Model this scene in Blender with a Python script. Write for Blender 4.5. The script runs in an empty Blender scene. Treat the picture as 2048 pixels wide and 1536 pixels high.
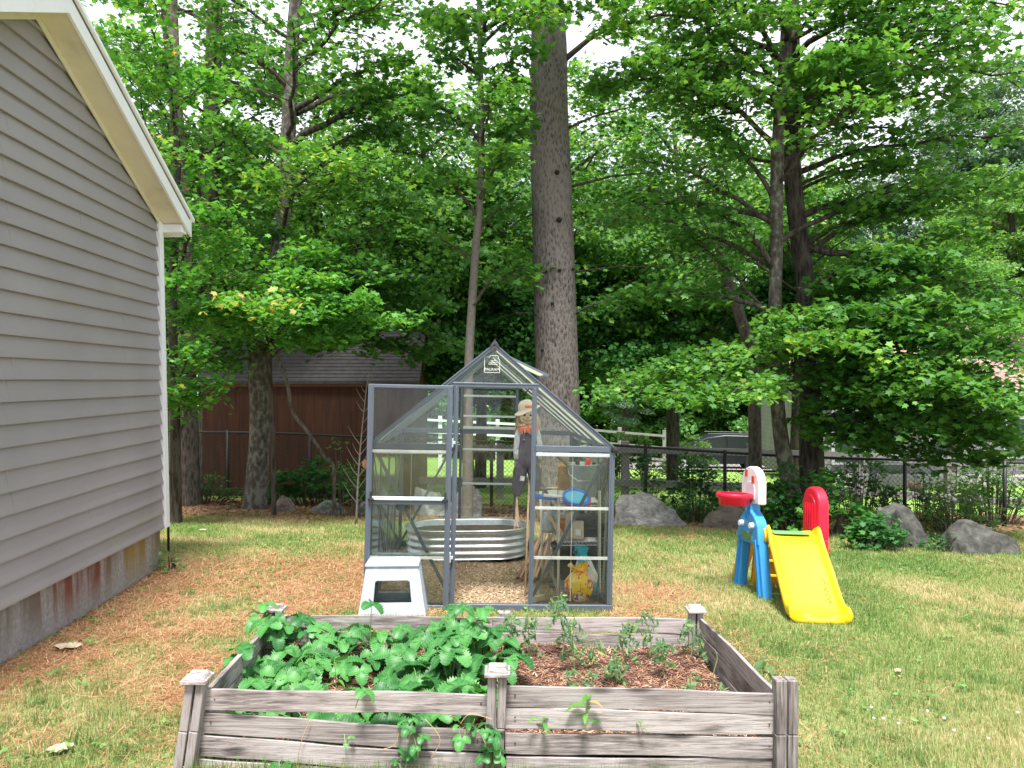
import bpy, math, random
import numpy as np
from mathutils import Vector, Matrix, Euler
random.seed(7); rng = np.random.default_rng(7)
R = math.radians; PI = math.pi
scn = bpy.context.scene; COL = scn.collection

# ------------------------------------------------------------------ camera
cd = bpy.data.cameras.new('camera'); cam = bpy.data.objects.new('camera', cd); COL.objects.link(cam)
F = 1538.0; HZ = 760.0
cd.sensor_width = 36; cd.lens = 36*F/2048; cd.clip_start = .05; cd.clip_end = 2000
cam.location = (0, 0, 0); cam.rotation_euler = (R(90)-math.atan((768-HZ)/F), 0, 0)
scn.camera = cam

# ------------------------------------------------------------------ sky and sun
SUN_EL, SUN_AZ = R(68), R(178)      # azimuth clockwise from +Y: high sun behind the camera
w = bpy.data.worlds.new('World'); scn.world = w; w.use_nodes = True
nt = w.node_tree; nt.nodes.clear()
def N(nt, t, **k):
    n = nt.nodes.new(t)
    for a, b in k.items():
        if a.startswith('i_'):
            key = a[2:]; key = int(key) if key.isdigit() else key.replace('_', ' ')
            n.inputs[key].default_value = b
        else: setattr(n, a, b)
    return n
def LK(nt, a, b): nt.links.new(a, b)
sky = N(nt, 'ShaderNodeTexSky', sky_type='NISHITA', sun_disc=False, sun_elevation=SUN_EL, sun_rotation=SUN_AZ)
bg = N(nt, 'ShaderNodeBackground', i_Strength=.11)
cb = N(nt, 'ShaderNodeBackground', i_Strength=.78)
cb.inputs[0].default_value = (.90, .93, 1, 1)
tc = N(nt, 'ShaderNodeTexCoord'); no = N(nt, 'ShaderNodeTexNoise', i_Scale=2.2, i_Detail=6.0, i_Roughness=.6)
mr = N(nt, 'ShaderNodeMapRange'); mr.inputs[1].default_value = .33; mr.inputs[2].default_value = .5
mr.inputs[3].default_value = .25; mr.inputs[4].default_value = 1
mx = N(nt, 'ShaderNodeMixShader'); ow = N(nt, 'ShaderNodeOutputWorld')
LK(nt, tc.outputs['Generated'], no.inputs['Vector']); LK(nt, no.outputs[0], mr.inputs[0]); LK(nt, sky.outputs[0], bg.inputs[0])
LK(nt, mr.outputs[0], mx.inputs[0]); LK(nt, bg.outputs[0], mx.inputs[1]); LK(nt, cb.outputs[0], mx.inputs[2]); LK(nt, mx.outputs[0], ow.inputs[0])
sl = bpy.data.lights.new('sun', 'SUN'); sl.energy = 4.6; sl.angle = R(12); sl.color = (1, .96, .9)
so = bpy.data.objects.new('sun', sl); COL.objects.link(so)
sd = Vector((math.sin(SUN_AZ)*math.cos(SUN_EL), math.cos(SUN_AZ)*math.cos(SUN_EL), math.sin(SUN_EL)))
so.rotation_euler = sd.to_track_quat('Z', 'Y').to_euler()
vs = scn.view_settings; vs.view_transform = 'Standard'; vs.look = 'None'; vs.exposure = 1.0; vs.gamma = 1
scn.cycles.max_bounces = 8; scn.cycles.diffuse_bounces = 4; scn.cycles.glossy_bounces = 3; scn.cycles.transparent_max_bounces = 32
scn.cycles.transmission_bounces = 4; scn.cycles.use_denoising = True; scn.cycles.sample_clamp_indirect = 6

# ------------------------------------------------------------------ helpers
def P(x, y, D): return Vector(((x-1024)/F*D, D, (HZ-y)/F*D))
_hD = [-20, 0, 3, 6, 8.5, 10.5, 13, 16, 30, 36, 60, 120, 600]
_hH = [1.30, 1.40, 1.59, 1.77, 1.86, 2.0, 2.2, 2.46, 3.45, 4.0, 5.0, 5.4, 5.5]
def vnoise(x, y, s, seed=0):
    x = np.asarray(x, float)/s; y = np.asarray(y, float)/s
    xi = np.floor(x).astype(np.int64); yi = np.floor(y).astype(np.int64); fx = x-xi; fy = y-yi
    def h(a, b):
        n = (a*374761393 + b*668265263 + seed*974711) & 0xffffffff
        n = ((n ^ (n >> 13))*1274126177) & 0xffffffff
        return ((n ^ (n >> 16)) & 0xffff)/65535.
    fx = fx*fx*(3-2*fx); fy = fy*fy*(3-2*fy)
    return (h(xi, yi)*(1-fx)+h(xi+1, yi)*fx)*(1-fy)+(h(xi, yi+1)*(1-fx)+h(xi+1, yi+1)*fx)*fy
def fbm(x, y, s, seed=0): return .5*vnoise(x, y, s, seed)+.3*vnoise(x, y, s/2.1, seed+1)+.2*vnoise(x, y, s/4.3, seed+2)
def gz(X, Y):
    X = np.asarray(X, float); Y = np.asarray(Y, float)
    h = np.interp(Y, _hD, _hH)
    h = h + .02*np.clip(X, -10, 10) - .13*np.exp(-((X+3.2)**2+(Y-7.1)**2)/3.2)
    h = h + .03*(fbm(X, Y, 1.1, 5)-.5)
    return -h
def G(X, Y, dz=0): return Vector((X, Y, float(gz(X, Y))+dz))

def mesh_np(name, V, loops, starts, mat=None, parent=None, smooth=False, attrs=None, origin=None, mats=None, mi=None):
    V = np.asarray(V, np.float32)
    if origin is not None: V = V - np.asarray(origin, np.float32)
    me = bpy.data.meshes.new(name)
    me.vertices.add(len(V)); me.vertices.foreach_set('co', V.ravel())
    loops = np.asarray(loops, np.int32); starts = np.asarray(starts, np.int32)
    me.loops.add(len(loops)); me.loops.foreach_set('vertex_index', loops)
    me.polygons.add(len(starts)); me.polygons.foreach_set('loop_start', starts)
    if mi is not None: me.polygons.foreach_set('material_index', np.asarray(mi, np.int32))
    me.update(calc_edges=True); me.validate()
    if attrs:
        for k, a in attrs.items():
            t = me.attributes.new(k, 'FLOAT', 'POINT'); t.data.foreach_set('value', np.asarray(a, np.float32))
    if smooth: me.polygons.foreach_set('use_smooth', np.ones(len(me.polygons), bool))
    for m in (mats or ([mat] if mat else [])): me.materials.append(m)
    o = bpy.data.objects.new(name, me); COL.objects.link(o)
    if origin is not None: o.location = origin
    if parent is not None: o.parent = parent
    return o

class MB:
    def __init__(s): s.v = []; s.f = []
    def add(s, vs, fs):
        b = len(s.v); s.v += [tuple(v) for v in vs]; s.f += [tuple(i+b for i in f) for f in fs]; return s
    def box(s, c, d, rot=None, taper=1.0, jit=0):
        x, y, z = d[0]/2, d[1]/2, d[2]/2; M = rot or Matrix.Identity(3); c = Vector(c); vs = []
        for sz in (-1, 1):
            k = 1 if sz < 0 else taper
            for sx, sy in ((-1, -1), (1, -1), (1, 1), (-1, 1)):
                p = Vector((sx*x*k, sy*y*k, sz*z))
                if jit: p += Vector([random.uniform(-jit, jit) for _ in range(3)])
                vs.append(c + M @ p)
        return s.add(vs, [(3, 2, 1, 0), (4, 5, 6, 7), (0, 1, 5, 4), (1, 2, 6, 5), (2, 3, 7, 6), (3, 0, 4, 7)])
    def bar(s, a, b, wd, dp, up=(0, 0, 1)):
        a = Vector(a); b = Vector(b); d = b-a; L = d.length; z = d.normalized(); u = Vector(up)
        if abs(z.dot(u)) > .98: u = Vector((0, 1, 0))
        x = u.cross(z).normalized(); y = z.cross(x)
        return s.box((a+b)/2, (wd, dp, L), Matrix((x, y, z)).transposed())
    def tube(s, pts, rad, n=8, caps=True, flat=1.0):
        pts = [Vector(p) for p in pts]; m = len(pts)
        if not hasattr(rad, '__len__'): rad = [rad]*m
        b = len(s.v); ref = None
        for i, p in enumerate(pts):
            t = (pts[min(i+1, m-1)]-pts[max(i-1, 0)]).normalized()
            if ref is None:
                ref = Vector((1, 0, 0)) if abs(t.x) < .9 else Vector((0, 1, 0))
            x = (ref - t*ref.dot(t)).normalized(); y = t.cross(x); ref = x
            for k in range(n):
                a = 2*PI*k/n; s.v.append(tuple(p + x*math.cos(a)*rad[i] + y*math.sin(a)*rad[i]*flat))
        for i in range(m-1):
            for k in range(n):
                s.f.append((b+i*n+k, b+i*n+(k+1) % n, b+(i+1)*n+(k+1) % n, b+(i+1)*n+k))
        if caps: s.f.append(tuple(b+k for k in range(n))[::-1]); s.f.append(tuple(b+(m-1)*n+k for k in range(n)))
        return s
    def lathe(s, prof, c=(0, 0, 0), n=24, sx=1, sy=1, rfun=None):
        b = len(s.v); c = Vector(c)
        for (r, z) in prof:
            for k in range(n):
                a = 2*PI*k/n; q = r*(rfun(a, z) if rfun else 1)
                s.v.append((c.x+q*math.cos(a)*sx, c.y+q*math.sin(a)*sy, c.z+z))
        for i in range(len(prof)-1):
            for k in range(n): s.f.append((b+i*n+k, b+i*n+(k+1) % n, b+(i+1)*n+(k+1) % n, b+(i+1)*n+k))
        return s
    def prism(s, poly, y0, y1, M=None):
        """polygon in (x, z) extruded along y"""
        n = len(poly); vs = [Vector((p[0], y0, p[1])) for p in poly]+[Vector((p[0], y1, p[1])) for p in poly]
        if M: vs = [M @ v for v in vs]
        fs = [tuple(range(n)), tuple(range(2*n-1, n-1, -1))]+[(i, i+n, (i+1) % n+n, (i+1) % n) for i in range(n)]
        return s.add(vs, fs)
    def ring(s, outer, inner, y0, y1):
        n = len(outer); vs = []
        for y in (y0, y1):
            vs += [(p[0], y, p[1]) for p in outer]+[(p[0], y, p[1]) for p in inner]
        fs = []
        for i in range(n):
            j = (i+1) % n
            fs += [(i, j, n+j, n+i), (2*n+i, 3*n+i, 3*n+j, 2*n+j), (i, 2*n+i, 2*n+j, j), (n+i, n+j, 3*n+j, 3*n+i)]
        return s.add(vs, fs)
    def build(s, name, mat, parent=None, smooth=False, bevel=0, seg=2, origin=None, auto=False, sub=0):
        me = bpy.data.meshes.new(name); V = s.v
        if origin is not None: V = [tuple(Vector(v)-Vector(origin)) for v in V]
        me.from_pydata(V, [], s.f); me.update()
        if mat: me.materials.append(mat)
        o = bpy.data.objects.new(name, me); COL.objects.link(o)
        if origin is not None: o.location = origin
        if parent is not None: o.parent = parent
        if smooth or bevel or sub:
            me.polygons.foreach_set('use_smooth', np.ones(len(me.polygons), bool))
        if bevel:
            m = o.modifiers.new('bevel', 'BEVEL'); m.width = bevel; m.segments = seg; m.limit_method = 'ANGLE'; m.angle_limit = R(35)
            m.harden_normals = True
        if sub:
            m = o.modifiers.new('sub', 'SUBSURF'); m.levels = sub; m.render_levels = sub
        return o

def tag(o, label=None, cat=None, group=None, kind=None):
    if label: o['label'] = label
    if cat: o['category'] = cat
    if group: o['group'] = group
    if kind: o['kind'] = kind
    return o
def thing(name, label, cat, loc=(0, 0, 0), rot=(0, 0, 0), group=None):
    o = bpy.data.objects.new(name, None); COL.objects.link(o); o.location = loc; o.rotation_euler = rot
    o.empty_display_size = .1
    return tag(o, label, cat, group)

# ------------------------------------------------------------------ materials
def new_mat(name):
    m = bpy.data.materials.new(name); m.use_nodes = True
    nt = m.node_tree; return m, nt, nt.nodes['Principled BSDF']
def ramp(nt, fac, stops, interp='LINEAR'):
    r = nt.nodes.new('ShaderNodeValToRGB'); e = r.color_ramp.elements; r.color_ramp.interpolation = interp
    e[0].position = stops[0][0]; e[0].color = (*stops[0][1], 1)
    e[1].position = stops[-1][0]; e[1].color = (*stops[-1][1], 1)
    for p, c in stops[1:-1]:
        q = e.new(p); q.color = (*c, 1)
    LK(nt, fac, r.inputs[0]); return r.outputs[0]
def simple(name, col, rough=.6, metal=0, var=.15, scale=6, bump=0, bscale=60, coord='Object', spec=.5, dirt=None):
    m, nt, b = new_mat(name)
    t = N(nt, 'ShaderNodeTexCoord'); n = N(nt, 'ShaderNodeTexNoise', i_Scale=scale, i_Detail=6.0, i_Roughness=.65)
    LK(nt, t.outputs[coord], n.inputs['Vector'])
    c = np.array(col); lo = tuple(np.clip(c*(1-var), 0, 1)); hi = tuple(np.clip(c*(1+var), 0, 1))
    st = [(.3, lo), (.7, hi)]
    if dirt: st = [(.28, dirt), (.42, lo), (.7, hi)]
    LK(nt, ramp(nt, n.outputs[0], st), b.inputs['Base Color'])
    b.inputs['Roughness'].default_value = rough; b.inputs['Metallic'].default_value = metal
    b.inputs['Specular IOR Level'].default_value = spec
    if bump:
        n2 = N(nt, 'ShaderNodeTexNoise', i_Scale=bscale, i_Detail=5.0); LK(nt, t.outputs[coord], n2.inputs['Vector'])
        bp = N(nt, 'ShaderNodeBump', i_Strength=bump, i_Distance=.02); LK(nt, n2.outputs[0], bp.inputs['Height']); LK(nt, bp.outputs[0], b.inputs['Normal'])
    return m
def leafmat(name, stops, trans=.38, rough=.55, tscale=1.25):
    m, nt, b = new_mat(name)
    a = N(nt, 'ShaderNodeAttribute', attribute_name='tint')
    c = ramp(nt, a.outputs['Fac'], stops); LK(nt, c, b.inputs['Base Color'])
    b.inputs['Roughness'].default_value = rough; b.inputs['Specular IOR Level'].default_value = .35
    tr = N(nt, 'ShaderNodeBsdfTranslucent'); mu = N(nt, 'ShaderNodeMix', data_type='RGBA', blend_type='MULTIPLY', i_0=1.0)
    LK(nt, c, mu.inputs[6]); mu.inputs[7].default_value = (1.5*tscale, 1.35*tscale, .7*tscale, 1)
    LK(nt, mu.outputs[2], tr.inputs[0])
    mx = N(nt, 'ShaderNodeMixShader', i_0=trans); LK(nt, b.outputs[0], mx.inputs[1]); LK(nt, tr.outputs[0], mx.inputs[2])
    LK(nt, mx.outputs[0], nt.nodes['Material Output'].inputs[0]); return m
def stretched(name, stops, scale, vec=(1, 1, 1), rough=.8, bump=.4, detail=8, dist=.01, coord='Object', distort=0):
    m, nt, b = new_mat(name)
    t = N(nt, 'ShaderNodeTexCoord'); mp = N(nt, 'ShaderNodeMapping'); mp.inputs['Scale'].default_value = vec
    n = N(nt, 'ShaderNodeTexNoise', i_Scale=scale, i_Detail=float(detail), i_Roughness=.7, i_Distortion=float(distort))
    LK(nt, t.outputs[coord], mp.inputs[0]); LK(nt, mp.outputs[0], n.inputs['Vector'])
    LK(nt, ramp(nt, n.outputs[0], stops), b.inputs['Base Color']); b.inputs['Roughness'].default_value = rough
    bp = N(nt, 'ShaderNodeBump', i_Strength=bump, i_Distance=dist); LK(nt, n.outputs[0], bp.inputs['Height']); LK(nt, bp.outputs[0], b.inputs['Normal'])
    b.inputs['Specular IOR Level'].default_value = .25
    return m
M = {}
GR = (.05, .19, .025)
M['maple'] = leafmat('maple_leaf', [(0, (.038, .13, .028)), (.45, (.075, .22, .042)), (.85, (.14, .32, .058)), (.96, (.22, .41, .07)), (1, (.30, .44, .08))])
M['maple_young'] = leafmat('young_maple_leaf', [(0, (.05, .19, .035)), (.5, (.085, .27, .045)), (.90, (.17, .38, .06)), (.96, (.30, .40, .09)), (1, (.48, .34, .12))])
M['maple_dark'] = leafmat('shaded_maple_leaf', [(0, (.028, .12, .035)), (.6, (.055, .19, .045)), (1, (.10, .27, .055))])  # darker copy of the maple green, understorey shade put into the colour
M['wood_leaf'] = leafmat('wood_leaf', [(0, (.045, .14, .035)), (.6, (.10, .26, .06)), (1, (.18, .36, .09))])
M['pine_leaf'] = leafmat('pine_leaf', [(0, (.07, .15, .08)), (.6, (.11, .21, .12)), (1, (.17, .28, .15))], trans=.25)
M['pale_leaf'] = leafmat('pale_leaf', [(0, (.09, .20, .06)), (.6, (.15, .30, .09)), (1, (.24, .40, .13))])
M['straw_leaf'] = leafmat('strawberry_leaf', [(0, (.018, .085, .025)), (.5, (.045, .18, .045)), (1, (.10, .30, .08))], trans=.2, rough=.45)
M['tomato_leaf'] = leafmat('tomato_leaf', [(0, (.05, .13, .055)), (.6, (.10, .21, .085)), (.94, (.17, .29, .09)), (1, (.36, .38, .12))], trans=.3)
M['dead_leaf'] = leafmat('dead_leaf', [(0, (.16, .08, .04)), (1, (.36, .22, .12))], trans=.2)
M['grass'] = leafmat('grass_blade', [(0, (.075, .17, .04)), (.4, (.16, .28, .07)), (.6, (.31, .37, .13)), (.8, (.50, .43, .24)), (1, (.66, .56, .36))], trans=.3, tscale=.9)
M['needle'] = leafmat('pine_needle', [(0, (.26, .12, .06)), (.6, (.46, .23, .12)), (1, (.66, .44, .28))], trans=.05)
M['chips'] = leafmat('wood_chips', [(0, (.20, .12, .08)), (.5, (.42, .29, .19)), (1, (.66, .52, .38))], trans=.05)
M['mulch'] = leafmat('bark_mulch', [(0, (.05, .03, .025)), (.5, (.24, .11, .07)), (.85, (.48, .27, .17)), (1, (.62, .45, .33))], trans=.02)
M['bark_pine'] = None

def bark(name, stops, sc, zs, bump=.8, dist=.03):
    m, nt, b = new_mat(name); t = N(nt, 'ShaderNodeTexCoord'); mp = N(nt, 'ShaderNodeMapping'); mp.inputs['Scale'].default_value = (1, 1, zs)
    v = N(nt, 'ShaderNodeTexVoronoi', i_Scale=sc); n = N(nt, 'ShaderNodeTexNoise', i_Scale=sc*1.6, i_Detail=8.0, i_Roughness=.75)
    n3 = N(nt, 'ShaderNodeTexNoise', i_Scale=1.6, i_Detail=3.0)
    LK(nt, t.outputs['Object'], mp.inputs[0]); LK(nt, mp.outputs[0], v.inputs['Vector']); LK(nt, mp.outputs[0], n.inputs['Vector']); LK(nt, t.outputs['Object'], n3.inputs['Vector'])
    a = N(nt, 'ShaderNodeMath', operation='MULTIPLY_ADD'); LK(nt, v.outputs['Distance'], a.inputs[0]); a.inputs[1].default_value = .45; LK(nt, n.outputs[0], a.inputs[2])
    a2 = N(nt, 'ShaderNodeMath', operation='MULTIPLY_ADD'); LK(nt, n3.outputs[0], a2.inputs[0]); a2.inputs[1].default_value = .35; LK(nt, a.outputs[0], a2.inputs[2])
    LK(nt, ramp(nt, a2.outputs[0], stops), b.inputs['Base Color']); b.inputs['Roughness'].default_value = .9; b.inputs['Specular IOR Level'].default_value = .15
    bp = N(nt, 'ShaderNodeBump', i_Strength=bump, i_Distance=dist); LK(nt, a.outputs[0], bp.inputs['Height']); LK(nt, bp.outputs[0], b.inputs['Normal'])
    return m
M['bark_pine'] = bark('pine_bark', [(.52, (.016, .014, .013)), (.68, (.075, .065, .060)), (.95, (.22, .195, .185))], 30, .38, 1.0, .04)
M['bark_maple'] = bark('maple_bark', [(.5, (.03, .026, .022)), (.75, (.085, .072, .06)), (1, (.18, .155, .135))], 22, .3)
M['bark_dark'] = bark('dark_bark', [(.5, (.014, .012, .010)), (.8, (.048, .038, .032)), (1, (.10, .086, .072))], 18, .22)
M['bark_lichen'] = bark('lichen_bark', [(.55, (.035, .03, .026)), (.78, (.085, .074, .062)), (.97, (.13, .118, .10)), (1.0, (.20, .20, .17))], 14, .6)
M['twig'] = simple('twig', (.11, .085, .065), .9, var=.3)
M['dead_twig'] = simple('dead_twig', (.24, .19, .16), .9, var=.3)
M['sapling_bark'] = simple('sapling_bark', (.13, .115, .10), .85, var=.3, scale=20)

M['wood_grey'] = None
def weathered(name, vec=(2.2, 16, 30), tone=1.0, reddish=0):
    m, nt, b = new_mat(name); t = N(nt, 'ShaderNodeTexCoord'); oi = N(nt, 'ShaderNodeObjectInfo')
    ad = N(nt, 'ShaderNodeVectorMath', operation='ADD'); cmb = N(nt, 'ShaderNodeCombineXYZ'); ml = N(nt, 'ShaderNodeMath', operation='MULTIPLY', i_1=37.0)
    LK(nt, oi.outputs['Random'], ml.inputs[0]); LK(nt, ml.outputs[0], cmb.inputs[0]); LK(nt, ml.outputs[0], cmb.inputs[1])
    LK(nt, t.outputs['Object'], ad.inputs[0]); LK(nt, cmb.outputs[0], ad.inputs[1])
    mp = N(nt, 'ShaderNodeMapping'); mp.inputs['Scale'].default_value = vec; LK(nt, ad.outputs[0], mp.inputs[0])
    n = N(nt, 'ShaderNodeTexNoise', i_Scale=3.0, i_Detail=10.0, i_Roughness=.72, i_Distortion=.6); LK(nt, mp.outputs[0], n.inputs['Vector'])
    n2 = N(nt, 'ShaderNodeTexNoise', i_Scale=2.2, i_Detail=4.0); LK(nt, ad.outputs[0], n2.inputs['Vector'])
    k = N(nt, 'ShaderNodeMath', operation='MULTIPLY_ADD', i_1=.65); LK(nt, n2.outputs[0], k.inputs[0]); LK(nt, n.outputs[0], k.inputs[2])
    c = lambda *a: tuple(x*tone*1.06 for x in a)
    st = [(.56, c(.045, .038, .038)), (.69, c(.16, .137, .135)), (.80, c(.30, .262, .258)), (.92, c(.44, .40, .395))]
    mp2 = N(nt, 'ShaderNodeMapping'); mp2.inputs['Scale'].default_value = (2.6, 2.6, 9); LK(nt, ad.outputs[0], mp2.inputs[0])
    v = N(nt, 'ShaderNodeTexVoronoi', i_Scale=1.0); LK(nt, mp2.outputs[0], v.inputs['Vector'])
    kn = N(nt, 'ShaderNodeMapRange'); LK(nt, v.outputs['Distance'], kn.inputs[0]); kn.inputs[1].default_value = .10; kn.inputs[2].default_value = .20
    kn.inputs[3].default_value = .35; kn.inputs[4].default_value = 1
    mu = N(nt, 'ShaderNodeMix', data_type='RGBA', blend_type='MULTIPLY', i_0=1.0); LK(nt, ramp(nt, k.outputs[0], st), mu.inputs[6]); LK(nt, kn.outputs[0], mu.inputs[7])
    LK(nt, mu.outputs[2], b.inputs['Base Color']); b.inputs['Roughness'].default_value = .85; b.inputs['Specular IOR Level'].default_value = .2
    bp = N(nt, 'ShaderNodeBump', i_Strength=.6, i_Distance=.006); LK(nt, n.outputs[0], bp.inputs['Height']); LK(nt, bp.outputs[0], b.inputs['Normal'])
    return m
M['wood_x'] = weathered('weathered_board', (1.6, 20, 26))
M['wood_x2'] = weathered('darker_weathered_board', (1.1, 24, 34), .82)
M['wood_y'] = weathered('weathered_side_board', (20, 1.6, 26), .75)
M['wood_z'] = weathered('weathered_post', (26, 26, 1.6), .68)
M['siding'] = None
def siding_mat(name, col, mould=True):
    m, nt, b = new_mat(name); t = N(nt, 'ShaderNodeTexCoord'); mp = N(nt, 'ShaderNodeMapping'); mp.inputs['Scale'].default_value = (1, .5, 3)
    n = N(nt, 'ShaderNodeTexNoise', i_Scale=1.6, i_Detail=8.0, i_Roughness=.7); LK(nt, t.outputs['Object'], mp.inputs[0]); LK(nt, mp.outputs[0], n.inputs['Vector'])
    g = N(nt, 'ShaderNodeTexNoise', i_Scale=1.3, i_Detail=2.0, i_Roughness=.5); LK(nt, t.outputs['Object'], g.inputs['Vector'])
    g2 = N(nt, 'ShaderNodeTexNoise', i_Scale=60.0, i_Detail=2.0); LK(nt, t.outputs['Object'], g2.inputs['Vector'])
    c = np.array(col); base = ramp(nt, g.outputs[0], [(.3, tuple(c*.93)), (.7, tuple(c*1.06))])
    f = ramp(nt, n.outputs[0], [(.56, (0, 0, 0)), (.72, (.5, .5, .5))])
    mx = N(nt, 'ShaderNodeMix', data_type='RGBA'); 
    if mould: LK(nt, f, mx.inputs[0])
    else: mx.inputs[0].default_value = 0
    LK(nt, base, mx.inputs[6]); mx.inputs[7].default_value = (.27, .27, .15, 1)
    LK(nt, mx.outputs[2], b.inputs['Base Color']); b.inputs['Roughness'].default_value = .5; b.inputs['Specular IOR Level'].default_value = .35
    return m
M['siding'] = siding_mat('grey_vinyl_siding', (.285, .270, .285))
M['cream'] = simple('cream_soffit', (.68, .65, .52), .5, var=.06, scale=3, dirt=(.55, .51, .38))
M['white'] = simple('white_trim', (.80, .83, .88), .45, var=.05, scale=4)
def conc(name):
    m, nt, b = new_mat(name); t = N(nt, 'ShaderNodeTexCoord'); mp = N(nt, 'ShaderNodeMapping'); mp.inputs['Scale'].default_value = (1, 3.6, .35)
    n = N(nt, 'ShaderNodeTexNoise', i_Scale=1.4, i_Detail=7.0, i_Roughness=.65); LK(nt, t.outputs['Object'], mp.inputs[0]); LK(nt, mp.outputs[0], n.inputs['Vector'])
    n2 = N(nt, 'ShaderNodeTexNoise', i_Scale=40.0, i_Detail=4.0); LK(nt, t.outputs['Object'], n2.inputs['Vector'])
    gm = N(nt, 'ShaderNodeTexNoise', i_Scale=1.1, i_Detail=2.0); LK(nt, t.outputs['Object'], gm.inputs['Vector'])
    sp = N(nt, 'ShaderNodeSeparateXYZ'); LK(nt, t.outputs['Object'], sp.inputs[0])
    zz = N(nt, 'ShaderNodeMapRange'); LK(nt, sp.outputs[2], zz.inputs[0]); zz.inputs[1].default_value = -.36; zz.inputs[2].default_value = -.12
    st = ramp(nt, n.outputs[0], [(.40, (0, 0, 0)), (.54, (1, 1, 1))]); mm = N(nt, 'ShaderNodeMath', operation='MULTIPLY'); LK(nt, st, mm.inputs[0]); LK(nt, zz.outputs[0], mm.inputs[1])
    base = ramp(nt, n2.outputs[0], [(.3, (.23, .22, .22)), (.7, (.36, .35, .355))])
    ym = N(nt, 'ShaderNodeMapRange'); LK(nt, sp.outputs[1], ym.inputs[0]); ym.inputs[1].default_value = -1.95; ym.inputs[2].default_value = 1.93
    rust = ramp(nt, ym.outputs[0], [(.0, (.16, .155, .13)), (.48, (.15, .13, .11)), (.58, (.17, .055, .035)), (.70, (.15, .05, .03)), (.76, (.16, .14, .09)), (.85, (.27, .19, .05)), (.93, (.24, .17, .05)), (1, (.14, .14, .10))])
    mx = N(nt, 'ShaderNodeMix', data_type='RGBA'); LK(nt, mm.outputs[0], mx.inputs[0]); LK(nt, base, mx.inputs[6]); LK(nt, rust, mx.inputs[7])
    LK(nt, mx.outputs[2], b.inputs['Base Color']); b.inputs['Roughness'].default_value = .9
    bp = N(nt, 'ShaderNodeBump', i_Strength=.5, i_Distance=.01); LK(nt, n2.outputs[0], bp.inputs['Height']); LK(nt, bp.outputs[0], b.inputs['Normal']); return m
M['conc'] = conc('stained_concrete')
M['alu'] = simple('slate_aluminium', (.105, .13, .17), .35, metal=.2, var=.08)
M['alu_light'] = simple('pale_aluminium', (.50, .56, .60), .35, metal=.3, var=.08)
M['black'] = simple('black_plastic', (.02, .02, .022), .5, var=.3)
M['galv'] = simple('galvanised_steel', (.62, .65, .68), .38, metal=.75, var=.14, scale=25)
M['galv_dull'] = simple('dull_galvanised', (.36, .42, .47), .5, metal=.4, var=.16, scale=30)
M['chrome'] = simple('chrome_wire', (.62, .63, .64), .3, metal=.7, var=.05)
def pane(name, milk=.0, tint=(.97, .99, .98), refl=1.0, milkcol=(.75, .76, .66)):
    m, nt, b = new_mat(name); nt.nodes.remove(b)
    tr = N(nt, 'ShaderNodeBsdfTransparent'); tr.inputs[0].default_value = (*tint, 1)
    gl = N(nt, 'ShaderNodeBsdfGlossy', i_Roughness=.04); gl.inputs[0].default_value = (.9, .95, 1, 1)
    fr = N(nt, 'ShaderNodeFresnel', i_IOR=1.35); ml = N(nt, 'ShaderNodeMath', operation='MULTIPLY', i_1=refl); LK(nt, fr.outputs[0], ml.inputs[0])
    mx = N(nt, 'ShaderNodeMixShader'); LK(nt, ml.outputs[0], mx.inputs[0]); LK(nt, tr.outputs[0], mx.inputs[1]); LK(nt, gl.outputs[0], mx.inputs[2])
    df = N(nt, 'ShaderNodeBsdfDiffuse'); df.inputs[0].default_value = (*milkcol, 1); tl = N(nt, 'ShaderNodeBsdfTranslucent'); tl.inputs[0].default_value = (*milkcol, 1)
    m1 = N(nt, 'ShaderNodeMixShader', i_0=.6); LK(nt, df.outputs[0], m1.inputs[1]); LK(nt, tl.outputs[0], m1.inputs[2])
    tc = N(nt, 'ShaderNodeTexCoord'); nn = N(nt, 'ShaderNodeTexNoise', i_Scale=3.5, i_Detail=8.0, i_Roughness=.75); LK(nt, tc.outputs['Object'], nn.inputs['Vector'])
    r = N(nt, 'ShaderNodeMapRange'); LK(nt, nn.outputs[0], r.inputs[0]); r.inputs[1].default_value = .35; r.inputs[2].default_value = .75
    r.inputs[3].default_value = milk; r.inputs[4].default_value = min(1, milk*2+.05)
    m2 = N(nt, 'ShaderNodeMixShader'); LK(nt, r.outputs[0], m2.inputs[0]); LK(nt, mx.outputs[0], m2.inputs[1]); LK(nt, m1.outputs[0], m2.inputs[2])
    LK(nt, m2.outputs[0], nt.nodes['Material Output'].inputs[0]); return m
M['pane'] = pane('clear_polycarbonate', .0)
M['clear_bar'] = pane('clear_profile', .38, milkcol=(.85, .87, .82))
M['roof_pane'] = pane('milky_polycarbonate', .42, milkcol=(.80, .82, .68))
M['rock'] = stretched('granite', [(.3, (.07, .068, .065)), (.45, (.21, .205, .20)), (.6, (.34, .335, .33)), (.72, (.55, .55, .54))], 7, (1, 1, 1.6), .9, .8, 9, .05, distort=.4)
M['rock_brown'] = stretched('brown_granite', [(.3, (.05, .04, .032)), (.47, (.15, .12, .10)), (.62, (.23, .195, .165)), (.75, (.38, .34, .30))], 5, (1, 1, 2), .9, .5, 9, .03, distort=.6)
M['rock_dark'] = stretched('dark_granite', [(.3, (.02, .022, .018)), (.48, (.06, .06, .055)), (.62, (.11, .11, .10)), (.75, (.22, .215, .21))], 6, (1, 1, 1.5), .9, .5, 9, .03, distort=.5)
def toy(name, col, rough=.42, var=.10, fade=None):
    return simple(name, col, rough, var=var, scale=5, bump=.05, bscale=30, spec=.4, dirt=fade)
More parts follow.
